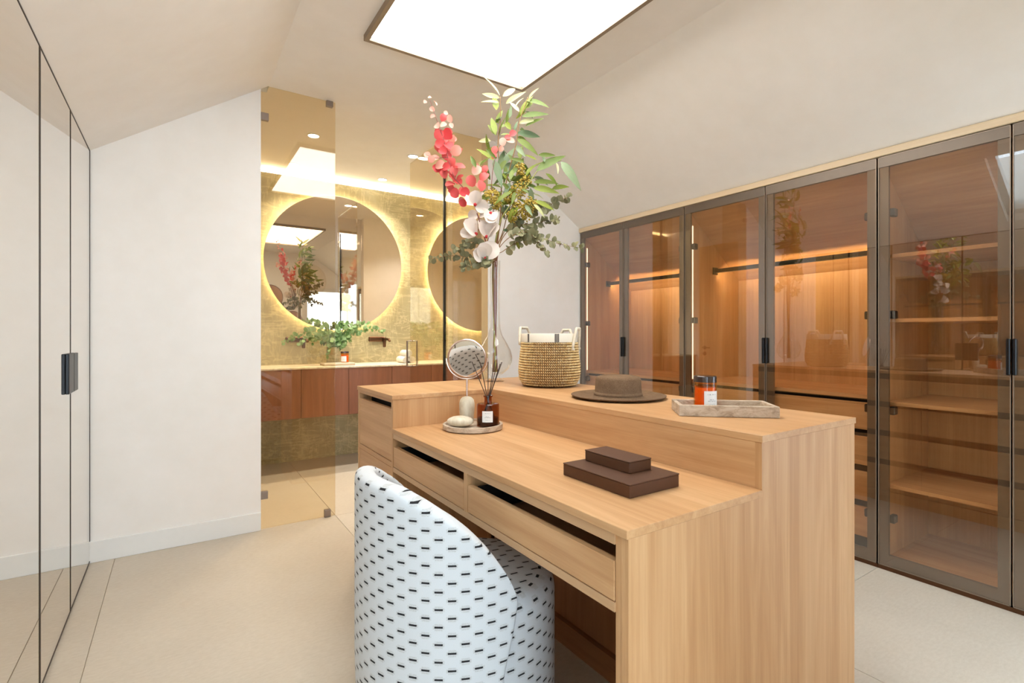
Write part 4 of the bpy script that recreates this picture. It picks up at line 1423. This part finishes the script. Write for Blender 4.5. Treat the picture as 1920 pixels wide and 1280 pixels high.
# tray, candle, towels
solo(B().box(1.06, 1.33, 4.56, 4.72, ZV, ZV + 0.022), 'soap_tray', M['concrete'], (1.2, 4.64, ZV), 'flat grey stone tray on the vanity under the candle', 'tray', bevel=0.004)
candle(1.265, 4.665, ZV + 0.0225, 0.036, 0.100, 'small amber candle jar on the bathroom vanity')
tg_ = 'rolled towels on the vanity'
for x, z, lb in ((1.823, 0.033, 'rolled white towel at the bottom left of the towel pile'), (1.893, 0.033, 'rolled white towel at the bottom right of the towel pile'), (1.86, 0.093, 'rolled white towel lying on top of two others')):
    mb = B()
    pts = []
    for i in range(60):
        a = 5.5 * PI * i / 59
        r = 0.006 + 0.0265 * i / 59
        pts.append((x + r * math.cos(a), ZV + z + r * math.sin(a)))
    poly = [(p_[0] + 0, p_[1]) for p_ in pts]
    vs_, fs_ = [], []
    for (px_, pz_) in poly:
        vs_ += [(px_, 4.60, pz_), (px_, 4.78, pz_)]
    for i in range(59):
        fs_.append((2 * i, 2 * i + 1, 2 * i + 3, 2 * i + 2))
    mb.add(vs_, fs_)
    mb.lathe([(0, 4.607), (0.0305, 4.607), (0.0318, 4.61), (0.0318, 4.77), (0, 4.775)], (x, 0, ZV + z), 24, axis='y')
    solo(mb, 'rolled_towel', M['towel'], (x, 4.69, ZV + z - 0.0325), lb, 'towel', tg_, smooth='all')

# eucalyptus garland in a low bowl on the vanity
pot = Vector((1.20, 4.80, ZV))
gp = thing('eucalyptus_plant', pot, 'leafy green eucalyptus arrangement in a low pot on the vanity', 'plant')
part(B().lathe([(0, 0.0), (0.05, 0.0), (0.065, 0.02), (0.06, 0.16), (0.052, 0.16), (0.05, 0.03), (0, 0.02)], pot, 24), 'pot', M['marble'], gp, smooth=True)
sprigs = [[(0, 0.15), (-0.10, 0.27), (-0.24, 0.30), (-0.36, 0.26), (-0.46, 0.20)], [(0, 0.15), (-0.06, 0.32), (-0.16, 0.38), (-0.24, 0.40)], [(0, 0.15), (0.08, 0.30), (0.18, 0.36), (0.30, 0.38)], [(0, 0.15), (0.12, 0.27), (0.22, 0.31), (0.36, 0.33), (0.46, 0.30)],
          [(0, 0.16), (0.05, 0.24), (0.10, 0.26), (0.16, 0.22)], [(0, 0.15), (-0.02, 0.26), (-0.05, 0.2), (-0.08, 0.08)], [(0, 0.15), (0.03, 0.33), (0.07, 0.37), (0.12, 0.38)], [(0, 0.15), (-0.1, 0.22), (-0.2, 0.25), (-0.30, 0.2)], [(0, 0.15), (0.06, 0.22), (0.14, 0.28), (0.22, 0.29)],
          [(0, 0.15), (-0.04, 0.24), (-0.12, 0.28), (-0.2, 0.2)], [(0, 0.15), (0.02, 0.2), (0.05, 0.17), (0.09, 0.2)]]
for si, spx in enumerate(sprigs):
    dy = random.uniform(-0.20, 0.02)
    pp = [pot + Vector((x, dy * min(1, i / 2), z)) for i, (x, z) in enumerate(spx)]
    path = smooth_path(pp, 8)
    st = part(B().tube(path, [0.003 - 0.002 * k_ / len(path) for k_ in range(len(path))], 5), 'stem', M['stem_green'], gp, smooth='all')
    for q in range(3, len(path), 1):
        for s in (-1, 1):
            a = random.uniform(0, 2 * PI)
            od = Vector((0, math.cos(a), math.sin(a))) * s
            tg = (path[min(len(path) - 1, q + 1)] - path[q - 1]).normalized()
            L = (0.062 - 0.034 * q / len(path)) * random.uniform(0.8, 1.2)
            if random.random() < 0.8:
                put_leaf('leaf', LM['euc_green'], st, path[q], path[q] + (od + tg * 0.4).normalized() * L, 0.8)

# downlights
for y in (3.95, 4.70):
    for x, w_ in ((0.843, 'left'), (1.628, 'middle'), (2.42, 'right')):
        lb = {'left': 'over the fixed glass pane', 'middle': 'over the open glass door', 'right': 'over the second mirror'}[w_] + (' near the partition' if y < 4.2 else ' near the marble wall')
        t = thing('downlight', (x, y, ZC - 0.01), 'small round recessed downlight ' + lb, 'ceiling light', 'bathroom downlights')
        part(B().lathe([(0.043, ZC - 0.0005), (0.047, ZC - 0.006), (0.038, ZC - 0.006), (0.036, ZC - 0.0005)], (x, y, 0), 32, close=True), 'trim_ring', M['white'], t, smooth=True)
        part(B().lathe([(0, ZC - 0.003), (0.037, ZC - 0.003), (0.037, ZC - 0.0005), (0, ZC - 0.0005)], (x, y, 0), 32), 'lens', M['spot'], t)
        ld = bpy.data.lights.new('downlight_beam', 'SPOT')
        ld.energy = SPOT_W
        ld.color = (1.0, 0.95, 0.86)
        ld.spot_size = 1.9
        ld.spot_blend = 0.8
        ld.shadow_soft_size = 0.035
        lo = bpy.data.objects.new('downlight_beam', ld)
        col.objects.link(lo)
        lo.parent = t
        lo.location = (0, 0, -0.005)

# ------------------------------------------------------------------ woven plates on the wall behind the camera
for x, z, r, lb in ((1.36, 1.83, 0.21, 'larger round woven wall plate hanging highest'), (1.74, 1.42, 0.16, 'smaller round woven wall plate hanging lower')):
    t = thing('wall_plate', (x, YK, z), lb, 'wall decoration', 'woven plates on the back wall')
    part(B().lathe([(0, YK + 0.004), (r * 0.7, YK + 0.006), (r * 0.97, YK + 0.022), (r * 0.96, YK + 0.028), (r * 0.68, YK + 0.012), (0, YK + 0.010)], (x, 0, z), 40, axis='y'), 'plate', M['wicker'], t, smooth=True)
    rg = [(x + r * math.cos(2 * PI * i / 40), YK + 0.025, z + r * math.sin(2 * PI * i / 40)) for i in range(40)]
    part(B().tube(rg, 0.009, 6, loop=True), 'rim', M['rattan_rim'], t, smooth='all')
